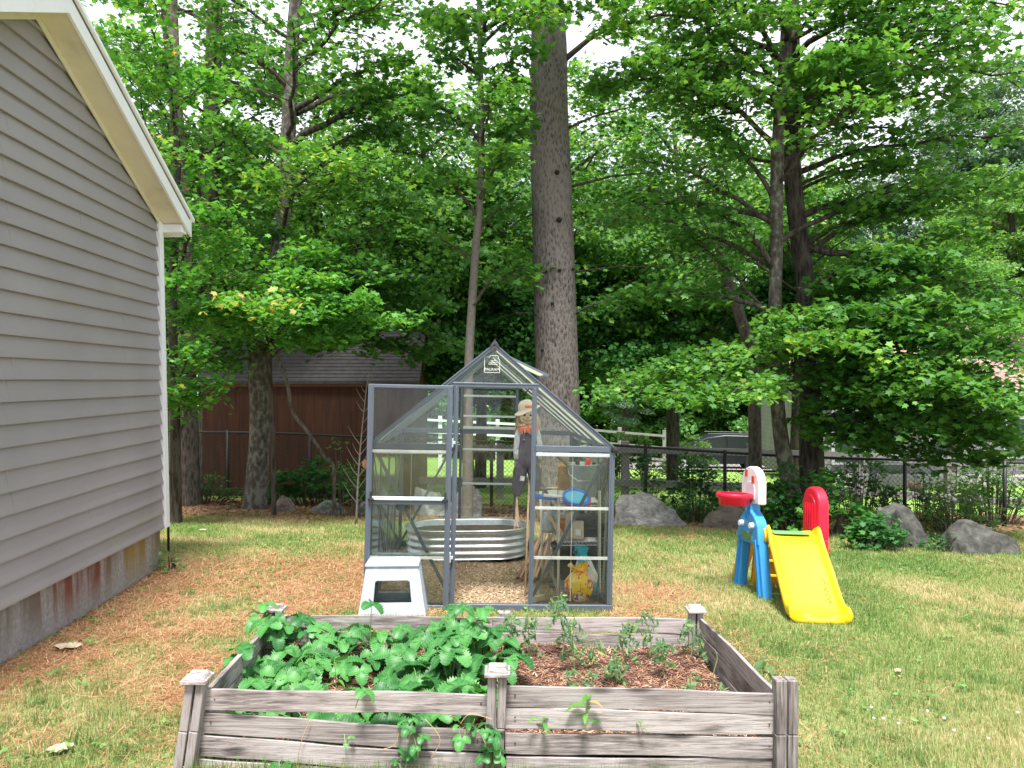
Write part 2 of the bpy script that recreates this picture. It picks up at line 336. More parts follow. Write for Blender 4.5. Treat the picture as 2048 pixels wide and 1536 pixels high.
M['t_yellow'] = toy('yellow_plastic', (.80, .52, .012)); M['t_blue'] = toy('blue_plastic', (.04, .27, .62)); M['t_red'] = toy('red_plastic', (.74, .012, .045))
M['t_white'] = toy('white_plastic', (.78, .75, .80)); M['t_green'] = toy('green_plastic', (.16, .38, .15))

# ------------------------------------------------------------------ ground
def patch(X, Y):
    """how thickly fallen pine needles cover the lawn, 0..1"""
    X = np.asarray(X, float); Y = np.asarray(Y, float)
    a = np.exp(-np.maximum(0, (X+1.1))**2/.5)*np.clip((8.8-Y)/2, 0, 1)*np.clip((Y-3.0)/.8, .15, 1)      # strip between wall and greenhouse
    a = np.maximum(a*.95, .85*np.exp(-((X-1.1)**2/.18+(Y-6.3)**2/1.6)))
    a = np.maximum(a, .8*np.exp(-((Y-10.0-.0*X)**2)/.5)*(X > -.5))
    a = np.maximum(a, .7*np.exp(-((Y-11.4)**2)/1.0)*(X < -1.5))
    a = np.maximum(a, .5*np.exp(-((Y-5.0)**2)/.25)*(np.abs(X) < 1.6))
    n = fbm(X, Y, .55, 31)
    wl = .9*np.exp(-np.maximum(0, X+2.63+.068*Y-.35)**2/.25)*np.clip((7.6-Y)/1.2, 0, 1)*(X > -4)
    return np.clip(a*.9*np.clip((n-.36)*4, .08, 1.1)+.10*np.clip((n-.6)*6, 0, 1)+wl*.75*np.clip(.35+(n-.3)*2, 0, 1), 0, 1)
def dry(X, Y):
    X = np.asarray(X, float); Y = np.asarray(Y, float)
    return np.clip(fbm(X, Y, 1.3, 77)*1.5-.20 + .25*(vnoise(X, Y, .35, 8)-.5) - .16*np.clip((X-1.6)/2, 0, 1), 0, 1)
ys = np.concatenate([np.linspace(-12, 1.5, 20)[:-1], np.linspace(1.5, 12, 150)[:-1], np.linspace(12, 20, 30)[:-1], np.linspace(20, 60, 40)[:-1], np.geomspace(60, 600, 12)])
xs = np.concatenate([-np.geomspace(8, 500, 22)[::-1], np.linspace(-8, 8, 180)[1:-1], np.geomspace(8, 500, 22)])
XX, YY = np.meshgrid(xs, ys); nx, ny = len(xs), len(ys)
V = np.stack([XX.ravel(), YY.ravel(), gz(XX, YY).ravel()], 1)
i = np.arange(nx*ny).reshape(ny, nx); q = np.stack([i[:-1, :-1], i[:-1, 1:], i[1:, 1:], i[1:, :-1]], -1).reshape(-1, 4)
shade_litter = np.clip((YY-10.2)/1.0, 0, 1)*np.clip((14.0-YY)/1.2, 0, 1)  # dark litter brown that also carries the tree shadow as ground colour
m, nt, b = new_mat('lawn_soil'); M['lawn'] = m
t = N(nt, 'ShaderNodeTexCoord'); n1 = N(nt, 'ShaderNodeTexNoise', i_Scale=14.0, i_Detail=8.0, i_Roughness=.75); LK(nt, t.outputs['Object'], n1.inputs['Vector'])
n2 = N(nt, 'ShaderNodeTexNoise', i_Scale=1.2, i_Detail=6.0, i_Roughness=.7); LK(nt, t.outputs['Object'], n2.inputs['Vector'])
a1 = N(nt, 'ShaderNodeAttribute', attribute_name='needles'); a2 = N(nt, 'ShaderNodeAttribute', attribute_name='litter'); a3 = N(nt, 'ShaderNodeAttribute', attribute_name='dry')
a4 = N(nt, 'ShaderNodeAttribute', attribute_name='far')
g = ramp(nt, n1.outputs[0], [(.3, (.09, .13, .04)), (.5, (.20, .25, .08)), (.7, (.38, .37, .18))])
d = ramp(nt, n1.outputs[0], [(.3, (.16, .13, .06)), (.6, (.36, .30, .17)), (.75, (.48, .40, .26))])
o_ = ramp(nt, n1.outputs[0], [(.3, (.14, .06, .03)), (.5, (.33, .16, .08)), (.7, (.48, .28, .16))])
l_ = ramp(nt, n1.outputs[0], [(.3, (.05, .03, .02)), (.5, (.13, .08, .06)), (.7, (.33, .22, .17))])
fl = ramp(nt, n2.outputs[0], [(.3, (.13, .25, .05)), (.5, (.22, .36, .08)), (.7, (.34, .44, .15))])
def mixc(f, a, b_):
    x = N(nt, 'ShaderNodeMix', data_type='RGBA'); LK(nt, f, x.inputs[0]); LK(nt, a, x.inputs[6]); LK(nt, b_, x.inputs[7]); return x.outputs[2]
c = mixc(a3.outputs['Fac'], g, d); c = mixc(a1.outputs['Fac'], c, o_); c = mixc(a2.outputs['Fac'], c, l_); c = mixc(a4.outputs['Fac'], c, fl)
LK(nt, c, b.inputs['Base Color']); b.inputs['Roughness'].default_value = .95; b.inputs['Specular IOR Level'].default_value = .1
bp = N(nt, 'ShaderNodeBump', i_Strength=.7, i_Distance=.03); LK(nt, n1.outputs[0], bp.inputs['Height']); LK(nt, bp.outputs[0], b.inputs['Normal'])
lawn = mesh_np('lawn', V, q.ravel(), np.arange(len(q))*4, m, smooth=True,
               attrs=dict(needles=patch(XX, YY).ravel(), litter=shade_litter.ravel(), dry=dry(XX, YY).ravel(), far=np.clip((YY-13.6)/.8, 0, 1).ravel()))
tag(lawn, kind='structure')

# generic scatter of small flat shapes ------------------------------------------------
def frames(nrm, yaw):
    n = nrm/np.linalg.norm(nrm, axis=1, keepdims=True)
    a = np.where(np.abs(n[:, 2:3]) < .9, np.array([[0, 0, 1.]]), np.array([[1., 0, 0]]))
    x = np.cross(a, n); x /= np.linalg.norm(x, axis=1, keepdims=True); y = np.cross(n, x)
    c, s = np.cos(yaw)[:, None], np.sin(yaw)[:, None]
    return x*c+y*s, y*c-x*s, n
MAPLE = np.array([(0, -.45), (.10, -.12), (.42, -.30), (.34, -.05), (.55, .18), (.24, .20), (.20, .34), (0, .62), (-.20, .34), (-.24, .20), (-.55, .18), (-.34, -.05), (-.42, -.30), (-.10, -.12)])
STAR5 = np.array([(0, -.3), (.38, -.25), (.30, .02), (.5, .22), (.17, .25), (0, .6), (-.17, .25), (-.5, .22), (-.30, .02), (-.38, -.25)])
OVAL = np.array([(0, -.5), (.2, -.25), (.25, .05), (0, .5), (-.25, .05), (-.2, -.25)])
TRI4 = np.array([(0, -.5), (.38, -.05), (0, .5), (-.38, .02)])
LOBE = np.array([(0, -.45), (.45, -.1), (.3, .35), (0, .5), (-.4, .3), (-.42, -.15)])
NARROW = np.array([(0, -.5), (.12, -.3), (.10, -.1), (.17, .05), (.07, .2), (0, .5), (-.07, .2), (-.17, .05), (-.10, -.1), (-.12, -.3)])
def leaves(name, pos, nrm, size, mat, parent=None, shape=MAPLE, tint=None, fold=.18, origin=None, yaw=None, seed=1):
    r = np.random.default_rng(seed); n = len(pos); k = len(shape)
    yaw = r.uniform(0, 2*PI, n) if yaw is None else yaw
    x, y, z = frames(nrm, yaw)
    sx = shape[:, 0][None, :, None]; sy = shape[:, 1][None, :, None]
    sz = (-fold*np.abs(shape[:, 0])*1.3 - fold*.6*np.maximum(0, shape[:, 1])**2)[None, :, None]
    V = pos[:, None, :]+(x[:, None, :]*sx+y[:, None, :]*sy+z[:, None, :]*sz)*np.asarray(size)[:, None, None]
    loops = np.arange(n*k); starts = np.arange(n)*k
    tint = r.random(n) if tint is None else tint
    return mesh_np(name, V.reshape(-1, 3), loops, starts, mat, parent, attrs=dict(tint=np.repeat(tint, k)), origin=origin)

def blades(name, px, py, hgt, wid, tint, mat, lean=.6, label=None, cat=None, flat=False, zoff=0, seed=2, z=None):
    r = np.random.default_rng(seed); n = len(px)
    z0 = (gz(px, py) if z is None else z)+zoff
    a = r.uniform(0, 2*PI, n); dirx, diry = np.cos(a), np.sin(a)
    if flat:
        L = hgt; up = r.uniform(-.05, .25, n)
        tip = np.stack([px+dirx*L, py+diry*L, z0+up*L], 1)
    else:
        ln = r.random(n)*lean; tip = np.stack([px+dirx*hgt*ln, py+diry*hgt*ln, z0+hgt*np.sqrt(np.maximum(.1, 1-ln**2*.7))], 1)
    b0 = np.stack([px-diry*wid/2, py+dirx*wid/2, z0], 1); b1 = np.stack([px+diry*wid/2, py-dirx*wid/2, z0], 1)
    if flat:
        t1 = tip+np.stack([diry*wid/2, -dirx*wid/2, 0*px], 1); V = np.stack([b0, b1, t1, tip], 1).reshape(-1, 3); k = 4
    else: V = np.stack([b0, b1, tip], 1).reshape(-1, 3); k = 3
    o = mesh_np(name, V, np.arange(n*k), np.arange(n)*k, mat, attrs=dict(tint=np.repeat(tint, k)))
    return tag(o, label, cat, kind='stuff')
# keep-out areas
GH_O = Vector((-.175, 5.86, -1.752)); GH_R = Euler((R(-1.0), R(1.25), R(2.7)), 'XYZ')
GHM = Matrix.Translation(GH_O) @ GH_R.to_matrix().to_4x4()
def inside_gh(X, Y):
    dx, dy = X-GH_O.x, Y-GH_O.y; c, s = math.cos(R(2.7)), math.sin(R(2.7))
    lx, ly = dx*c+dy*s, -dx*s+dy*c
    return (np.abs(lx) < .90) & (ly > .03) & (ly < 2.44)
def inside_bed(X, Y):
    lx = X+.048*(Y-3.13)
    return (lx > -1.31) & (lx < 1.13) & (Y > 3.08) & (Y < 4.48)
def wallX(Y): return -2.63-.068*Y
def region(n, y0, y1, p=1.0, wide=1.12, seed=3):
    r = np.random.default_rng(seed); u = r.random(n)
    Y = (y0**p+(y1**p-y0**p)*u)**(1/p) if p else y0*(y1/y0)**u
    X = r.uniform(-1, 1, n)*(.67*Y*wide+.6); k = (X > wallX(Y)+.01) | (Y > 6.75)
    k &= ~inside_bed(X, Y); return X[k], Y[k]
X, Y = region(620000, 2.5, 12.6, .9, seed=3)
pt = patch(X, Y); dr = dry(X, Y); k = rng.random(len(X)) > pt*.55; k &= ~(inside_gh(X, Y) & (rng.random(len(X)) > .05))
k &= ~((Y > 10.7) & (rng.random(len(X)) < np.clip((Y-10.4)/1.2, 0, .97)))
X, Y, dr, pt = X[k], Y[k], dr[k], pt[k]
hh = rng.uniform(.018, .05, len(X))*(1+.6*(fbm(X, Y, .5, 9)-.5)*2)*np.where(X > 1.5, 1.1, .95)
ti = np.clip(rng.random(len(X))*.5+dr*.62-.02, 0, 1)
blades('grass', X, Y, hh, rng.uniform(.0025, .005, len(X))*np.clip(Y/4.5, .9, 2.2), ti, M['grass'], .95, 'patchy short green and straw coloured grass of the yard', 'grass')
# tufts of coarser, darker grass
rt = np.random.default_rng(44); cx2, cy2 = region(1500, 2.6, 10.5, 1.0, seed=45); kk2 = (fbm(cx2, cy2, .9, 61) > .47) & ~inside_gh(cx2, cy2) & (patch(cx2, cy2) < .8); cx2, cy2 = cx2[kk2], cy2[kk2]
TX = np.repeat(cx2, 40)+rt.normal(0, .035, len(cx2)*40); TY = np.repeat(cy2, 40)+rt.normal(0, .035, len(cx2)*40); kq = ~inside_bed(TX, TY); TX, TY = TX[kq], TY[kq]
blades('grass_tufts', TX, TY, rt.uniform(.03, .075, len(TX)), rt.uniform(.003, .005, len(TX)), rt.random(len(TX))*.42, M['grass'], .9, 'coarser dark green grass tufts dotted over the lawn', 'grass')
# pine needles
X, Y = region(300000, 2.5, 12.5, .9, seed=5); k = rng.random(len(X)) < patch(X, Y)*1.1+.02; k &= ~inside_gh(X, Y); X, Y = X[k], Y[k]
blades('pine_needles', X, Y, rng.uniform(.04, .10, len(X)), rng.uniform(.002, .0035, len(X))*np.clip(Y/4, .9, 2), rng.random(len(X)), M['needle'], flat=True, zoff=.012,
       label='rusty fallen pine needles matted over the lawn beside the grey wall', cat='pine needles')
# broad-leaved lawn weeds
X, Y = region(900, 2.6, 10.0, 1.2, seed=8); k = (fbm(X, Y, .8, 91) > .5) & ~inside_gh(X, Y); X, Y = X[k], Y[k]
pp = []; nn = []; ss = []; yy = []
for x_, y_ in zip(X, Y):
    for j in range(random.randint(4, 9)):
        a = random.uniform(0, 2*PI); r_ = random.uniform(.012, .05)
        xx, yq = x_+math.cos(a)*r_, y_+math.sin(a)*r_
        pp.append((xx, yq, float(gz(xx, yq))+random.uniform(.02, .045))); nn.append((math.cos(a)*.5, math.sin(a)*.5, 1)); ss.append(random.uniform(.018, .042)); yy.append(a)
tag(leaves('lawn_weeds', np.array(pp), np.array(nn), np.array(ss), M['pale_leaf'], shape=OVAL), 'small bright broad leaved weeds scattered through the lawn', 'weeds', kind='stuff')
# wood chips on greenhouse floor
gx = rng.uniform(-.9, .9, 26000); gy = rng.uniform(.04, 2.42, 26000)
Wp = np.array(GHM.to_3x3()) @ np.stack([gx, gy, 0*gx])+np.array(GHM.translation)[:, None]
blades('wood_chips', Wp[0], Wp[1], rng.uniform(.01, .04, len(gx)), rng.uniform(.006, .014, len(gx)), rng.random(len(gx)), M['chips'], flat=True, zoff=.014,
       label='pale wood chips and straw strewn over the greenhouse floor', cat='wood chips')

# ------------------------------------------------------------------ grey house on the left
HO = Vector((-2.548-.068*4.71, 4.71, -1.268))
house = thing('sided_house', 'grey vinyl sided gable wall with white trim and stained concrete base', 'house', HO, (0, R(-1.1), R(3.9)))
YC, AP, SL = 1.93, 3.52, .465
H = MB(); rows = int(AP/.127)+1
for k in range(rows):
    z0 = k*.127; z1 = min(z0+.127, AP-.001)
    if z0 >= AP: break
    def ext(z): return min(YC, (AP-z)/SL)
    a0, a1 = ext(z0), ext(z1); a1 = max(a1, .002)
    lip = .024; nsp = 10
    for (s0, s1) in ((-1., 1.),):
        H.add([(lip, -a0, z0), (lip, a0, z0), (.002, a1, z1), (.002, -a1, z1), (0, -a0, z0), (0, a0, z0), (lip, -a0, z0+.012), (lip, a0, z0+.012)],
              [(0, 1, 7, 6), (6, 7, 2, 3), (4, 5, 1, 0)])
rj = random.Random(5)
for k in range(2, 24):
    yq = rj.choice((-1.1, -.35, .55, 1.2))+rj.uniform(-.05, .05); z0 = k*.127
    if abs(yq)+.4 < min(YC, (AP-z0-.127)/SL): H.add([(.0262, yq, z0+.001), (.0262, yq+.9 if yq < 0 else yq+.35, z0+.001), (.0045, yq+.9 if yq < 0 else yq+.35, z1 if 0 else z0+.125), (.0045, yq, z0+.125), (.024, yq, z0+.001), (.002, yq, z0+.125)], [(0, 1, 2, 3), (4, 0, 3, 5)])
H.build('siding', M['siding'], house)
B = MB(); B.add([(-6, -YC, 0), (-6, YC, 0), (-.002, YC, 0), (-.002, -YC, 0), (-6, -YC, AP-SL*YC), (-6, YC, AP-SL*YC), (-.002, YC, AP-SL*YC), (-.002, -YC, AP-SL*YC), (-6, 0, AP), (-.002, 0, AP)],
                [(0, 1, 5, 8, 4), (3, 7, 9, 6, 2), (1, 2, 6, 5), (0, 4, 7, 3), (4, 8, 9, 7), (5, 6, 9, 8), (0, 3, 2, 1)])
B.build('wall', M['siding'], house)
MB().box((-3.03, 0, -.45), (6, 2*YC-.06, .899)).build('foundation', M['conc'], house)
MB().box((.018, YC-.022, (AP-SL*YC)/2), (.040, .085, AP-SL*YC)).build('corner_board', M['white'], house, bevel=.003)
RW = .205; YE = YC+.12
for sgn in (1, -1):
    r = MB(); cs = math.hypot(1, SL)
    # soffit (underside), sloping board
    za, ze = AP+.005, AP+.005-SL*YE
    r.add([(.0, 0, za), (RW, 0, za), (RW, sgn*YE, ze), (.0, sgn*YE, ze), (.0, 0, za+.02), (RW, 0, za+.02), (RW, sgn*YE, ze+.02), (.0, sgn*YE, ze+.02)],
          [(0, 1, 2, 3), (7, 6, 5, 4), (0, 4, 5, 1), (1, 5, 6, 2), (2, 6, 7, 3), (3, 7, 4, 0)])
    r.build('soffit', M['cream'], house)
    f = MB(); YF = YE+.05
    f.add([(RW+.001, 0, za-.012), (RW+.02, 0, za-.012), (RW+.02, sgn*YF, AP-SL*YF-.012), (RW+.001, sgn*YF, AP-SL*YF-.012),
           (RW+.001, 0, za+.115), (RW+.02, 0, za+.115), (RW+.02, sgn*YF, AP-SL*YF+.12), (RW+.001, sgn*YF, AP-SL*YF+.12)],
          [(0, 1, 2, 3), (7, 6, 5, 4), (0, 4, 5, 1), (1, 5, 6, 2), (2, 6, 7, 3), (3, 7, 4, 0)])
    f.add([(RW+.0, 0, za+.117), (RW+.045, 0, za+.117), (RW+.045, sgn*(YF+.01), AP-SL*(YF+.01)+.122), (RW+.0, sgn*(YF+.01), AP-SL*(YF+.01)+.122),
           (RW+.0, 0, za+.145), (RW+.045, 0, za+.145), (RW+.045, sgn*(YF+.01), AP-SL*(YF+.01)+.15), (RW+.0, sgn*(YF+.01), AP-SL*(YF+.01)+.15)],
          [(0, 1, 2, 3), (7, 6, 5, 4), (0, 4, 5, 1), (1, 5, 6, 2), (2, 6, 7, 3), (3, 7, 4, 0)])
    f.build('fascia', M['white'], house)
    fr = MB(); zz = AP
    fr.add([(.026, 0, zz-.05), (.034, 0, zz-.05), (.034, sgn*YC, zz-.05-SL*YC), (.026, sgn*YC, zz-.05-SL*YC), (.026, 0, zz+.003), (.034, 0, zz+.003), (.034, sgn*YC, zz-SL*YC+.003), (.026, sgn*YC, zz-SL*YC+.003)],
           [(0, 1, 2, 3), (7, 6, 5, 4), (0, 4, 5, 1), (1, 5, 6, 2), (2, 6, 7, 3), (3, 7, 4, 0)])
    fr.build('frieze_board', M['cream'], house)
    rf = MB()
    rf.add([(-6.3, 0, za+.10), (RW+.02, 0, za+.10), (RW+.02, sgn*YE, ze+.10), (-6.3, sgn*YE, ze+.10), (-6.3, 0, za+.14), (RW+.03, 0, za+.14), (RW+.03, sgn*YF, ze+.13), (-6.3, sgn*YF, ze+.13)],
           [(0, 1, 2, 3), (7, 6, 5, 4), (0, 4, 5, 1), (1, 5, 6, 2), (2, 6, 7, 3), (3, 7, 4, 0)])
    rf.build('roof', simple('roof_shingle', (.10, .10, .10), .9, var=.3, bump=.3), house)
MB().box((RW/2, YC+.07, AP-SL*YC-.045), (RW-.02, .12, .07)).build('eave_return', M['white'], house, bevel=.004)
MB().box((-3, YE+.02, AP-SL*YE+.02), (6.3, .03, .12)).build('eave_fascia', M['white'], house)

# black post at the far corner of the house
p = P(336, 1100, 7.2); s = thing('garden_post', 'thin black metal post beside the white corner of the house', 'post', p)
MB().tube([(0, 0, -.1), (0, 0, .70)], .012, 8).build('post', M['black'], s, smooth=True)
MB().box((.0, .0, .72), (.03, .03, .05)).build('post_cap', M['black'], s, bevel=.01)

# ------------------------------------------------------------------ trees
def smooth_path(pts, n=24):
    pts = [np.array(p, float) for p in pts]; out = []; m = len(pts)
    for t in np.linspace(0, m-1, n):
        i = min(int(t), m-2); f = t-i
        p0, p1, p2, p3 = pts[max(i-1, 0)], pts[i], pts[i+1], pts[min(i+2, m-1)]
        out.append(.5*((2*p1)+(-p0+p2)*f+(2*p0-5*p1+4*p2-p3)*f*f+(-p0+3*p1-3*p2+p3)*f**3))
    return out
def trunk_mesh(path, radii, n=18, amp=.06, flare=.35):
    mb = MB(); pts = smooth_path(path, 34); rr = np.interp(np.linspace(0, 1, 34), np.linspace(0, 1, len(radii)), radii)
    b = len(mb.v); mb.tube(pts, list(rr), n)
    vs = mb.v
    for i in range(34):
        c = Vector(pts[i]); fl = 1+flare*.7*math.exp(-i/1.6)
        for k in range(n):
            v = Vector(vs[i*n+k]); j = 1+amp*(math.sin(k*1.9+i*.35)+math.sin(k*2.7+1.3-i*.22)+random.uniform(-.5, .5))*.5
            vs[i*n+k] = tuple(c+(v-c)*fl*j)
    return mb
class Canopy:
    def __init__(s, seed): s.r = random.Random(seed); s.lp = []; s.ln = []; s.ls = []; s.lt = []; s.mb = MB(); s.seed = seed
    def cluster(s, c, rad, n, size, flat=.28, tb=0.0, nj=.55, face=0.0):
        r = s.r
        for _ in range(n):
            a = r.uniform(0, 2*PI); q = rad*math.sqrt(r.random())
            s.lp.append((c[0]+math.cos(a)*q, c[1]+math.sin(a)*q, c[2]+r.gauss(0, 1)*rad*flat-.15*q*q/max(rad, .01)))
            s.ln.append((r.gauss(0, nj), r.gauss(0, nj)-face, 1)); s.ls.append(size*r.uniform(.65, 1.25)); s.lt.append(min(1, max(0, r.random()*.8+tb)))
    def limb(s, a, b, r0, size, dens=1.0, sag=.12, twigs=7, flat=.22, tb=0., spread=.42, start=.25, nl=16, face=0.0, crook=.04):
        r = s.r; a = np.array(a, float); b = np.array(b, float); L = np.linalg.norm(b-a); n = 9; pts = []
        w1 = np.array([r.gauss(0, 1), r.gauss(0, 1), r.gauss(0, .6)])*L*crook
        for i in range(n):
            t = i/(n-1); p = a+(b-a)*t+w1*math.sin(PI*t)+np.array([0, 0, 1])*L*sag*math.sin(PI*t*.95)
            p += np.array([r.gauss(0, 1), r.gauss(0, 1), r.gauss(0, 1)])*L*.010; pts.append(p)
        s.mb.tube(pts, [r0*(1-.85*i/(n-1)) for i in range(n)], 6, caps=False)
        tb = tb+r.uniform(-.16, .16); size = size*r.uniform(.78, 1.15); d = (b-a)/L; side = np.array([-d[1], d[0], 0]); ns = np.linalg.norm(side); side = side/ns if ns > .1 else np.array([1, 0, 0])
        nt_ = max(3, int(twigs*L))
        for j in range(nt_):
            t = start+(1-start)*(j+.5*r.random())/nt_; f = t*(n-1); i = min(int(f), n-2); p = pts[i]*(1-(f-i))+pts[i+1]*(f-i)
            sg = 1 if j % 2 else -1; l = L*spread*(1-.55*t)*r.uniform(.5, 1.15)
            dv = side*sg*r.uniform(.6, 1)+d*r.uniform(.4, .9)+np.array([0, 0, r.uniform(-.25, .25)]); dv /= np.linalg.norm(dv)
            e = p+dv*l-np.array([0, 0, .06*l]); mid = (p+e)/2+np.array([0, 0, .05*l])
            s.mb.tube([p, mid, e], [r0*.28*(1-.5*t)+.002, r0*.2*(1-.5*t)+.0015, .0015], 4, caps=False)
            m_ = max(2, int(l/.22))
            for k in range(m_):
                q = p+(e-p)*((k+1)/m_); s.cluster(q, .20+.10*r.random(), max(2, int(nl*dens*r.uniform(.6, 1.3))), size, flat, tb, face=face)
        s.cluster(pts[-1], .22, int(nl*dens), size, flat, tb+.08, face=face)
    def finish(s, root, leafm, barkm, shape=STAR5, o=None):
        lo = tuple(root.location)
        s.mb.build('branches', barkm, root, smooth=True).location = (-lo[0], -lo[1], -lo[2])
        f = leaves('foliage', np.array(s.lp), np.array(s.ln), np.array(s.ls), leafm, root, shape, np.array(s.lt), seed=s.seed)
        f.location = (-lo[0], -lo[1], -lo[2]); return f
def at_path(path, z):
    ps = smooth_path(path, 60)
    return min(ps, key=lambda p: abs(p[2]-z))
def tree(name, label, cat, path, radii, barkm, leafm, seed, limbs=(), auto=None, shape=STAR5, group=None, size=.11, amp=.06):
    base = Vector(path[0]); base.z = float(gz(base.x, base.y)); path = [tuple(Vector(path[0])*1.0)]+list(path[1:])
    path[0] = (base.x, base.y, base.z-.15)
    root = thing(name, label, cat, base, group=group)
    tk = trunk_mesh(path, radii, amp=amp).build('trunk', barkm, root, smooth=True); tk.location = -base
    c = Canopy(seed)
    for L in limbs:
        z, b, r0 = L[0], L[1], L[2]; kw = L[3] if len(L) > 3 else {}
        kw = dict(kw); sz = kw.pop('size', size); c.limb(at_path(path, z), b, r0, sz, **kw)
    if auto:
        z0, z1, cnt, l0, l1 = auto[:5]; kw = dict(auto[5]) if len(auto) > 5 else {}; up = kw.pop('up', .25); ok = kw.pop('ok', None)
        for i in range(cnt):
            t = (i+.5)/cnt; z = z0+(z1-z0)*t; p = at_path(path, z); az = i*2.39996+c.r.uniform(-.4, .4)
            l = (l0+(l1-l0)*t)*c.r.uniform(.7, 1.2)
            e = p+np.array([math.cos(az)*l, math.sin(az)*l, l*up*c.r.uniform(.2, 1.6)])
            if ok and not ok(e): continue
            c.limb(p, e, .012*l+.01, size, **kw)
    if c.lp: c.finish(root, leafm, M['bark_dark'] if barkm is not M['bark_pine'] else M['twig'], shape)
    return root

# the big pine behind the greenhouse: bare trunk in view, needles above
pth = [P(1120, 1040, 11.3), P(1115, 800, 11.3), P(1110, 600, 11.3), P(1104, 400, 11.3), P(1097, 200, 11.3), P(1098, 100, 11.3), P(1093, -50, 11.3), P(1090, -400, 11.4), P(1085, -900, 11.5)]
pine = tree('pine_tree', 'stout straight pine trunk rising behind the greenhouse roof', 'tree', pth, [.34, .315, .31, .30, .285, .26, .23, .18, .08], M['bark_pine'], M['maple'], 11,
            limbs=[], amp=.018)
pr_ = np.interp(np.linspace(0, 1, 60), np.linspace(0, 1, 9), [.34, .315, .31, .30, .285, .26, .23, .18, .08]); pp_ = smooth_path(pth, 60)
for (x, y, r1) in ((1114, 345, .05), (1118, 440, .055), (1092, 543, .035), (1119, 541, .035), (1105, 607, .03), (1147, 536, .03), (1085, 700, .03)):
    c = P(x, y, 11.0); ci = min(range(60), key=lambda q: abs(pp_[q][2]-c.z)); rad_ = pr_[ci]*1.02; ctr = pp_[ci]; dx = c.x-ctr[0]; n_ = Vector((dx, -math.sqrt(max(.004, rad_**2-dx*dx)), 0)).normalized(); q = Vector((ctr[0], ctr[1], c.z))+n_*rad_
    MB().tube([q-n_*.05, q+n_*.015, q+n_*.035], [r1*.8, r1*.75, r1*.3], 7).build('knot', M['black_knot'] if 'black_knot' in M else M.setdefault('black_knot', simple('black_knot', (.012, .010, .009), .95)), pine, smooth=True).location = -pine.location
for (x0, y0, x1, y1, D1, r0) in ((1155, 375, 1310, 345, 10.8, .022), (1157, 545, 1330, 535, 10.9, .014), (1150, 640, 1215, 600, 11, .015), (1075, 640, 1030, 625, 11, .014), (1135, 265, 1260, 215, 11.3, .02), (1140, 125, 1230, 50, 11.2, .045), (1070, 420, 1000, 470, 11.4, .018), (1062, 285, 1035, 270, 11, .02)):
    a = P(x0, y0, 11.25); a.x += (-.12 if x1 > x0 else .12); e = P(x1, y1, D1); mid = (a+e)/2+Vector((0, 0, .05)); MB().tube([a, mid, e], [r0, r0*.8, r0*.4], 7).build('dead_limb', M['bark_dark'], pine, smooth=True).location = -pine.location
cpy = Canopy(12)
for i in range(16):
    t = i/15; z = 7.5+5*t; az = i*2.4; l = 3.2-1.5*t; p = at_path(pth, z)
    cpy.limb(p, p+np.array([math.cos(az)*l, math.sin(az)*l, l*.2]), .05, .10, dens=.9, flat=.35)
cpy.finish(pine, M['pine_leaf'], M['bark_dark'], shape=TRI4)

# thin smooth-barked tree behind the greenhouse
tree('maple_tree', 'slim smooth grey maple behind the greenhouse, left of the stout pine', 'tree',
     [P(934, 1010, 10.6), P(936, 850, 10.6), P(939, 700, 10.6), P(950, 520, 10.6), P(961, 370, 10.6), P(963, 200, 10.6), P(958, 0, 10.6), P(960, -300, 10.7)],
     [.075, .068, .062, .055, .048, .035, .028, .015], M['sapling_bark'], M['maple'], 21,
     limbs=[(2.75, P(1045, 240, 10.3), .035), (2.5, P(1010, 300, 9.6), .03), (2.2, P(870, 330, 10.2), .028), (1.0, P(1075, 560, 11.4), .03, dict(tb=-.1)),
            (3.2, P(820, 210, 10.6), .03), (3.6, P(1060, 90, 9.9), .03, dict(tb=.1)), (4.0, P(900, 50, 9.8), .03), (3.0, P(990, 170, 9.3), .025, dict(tb=.1)), (4.6, P(1090, 30, 9.6), .03, dict(tb=.15)), (4.2, P(880, 100, 10.4), .03), (4.8, P(1010, 10, 10.0), .03, dict(tb=.1)), (3.6, P(1040, 170, 11.0), .03), (2.0, P(1030, 420, 11.2), .025), (1.6, P(830, 470, 11.2), .02)],
     auto=(4.5, 8, 10, 1.8, 1.2, dict(dens=.8)))
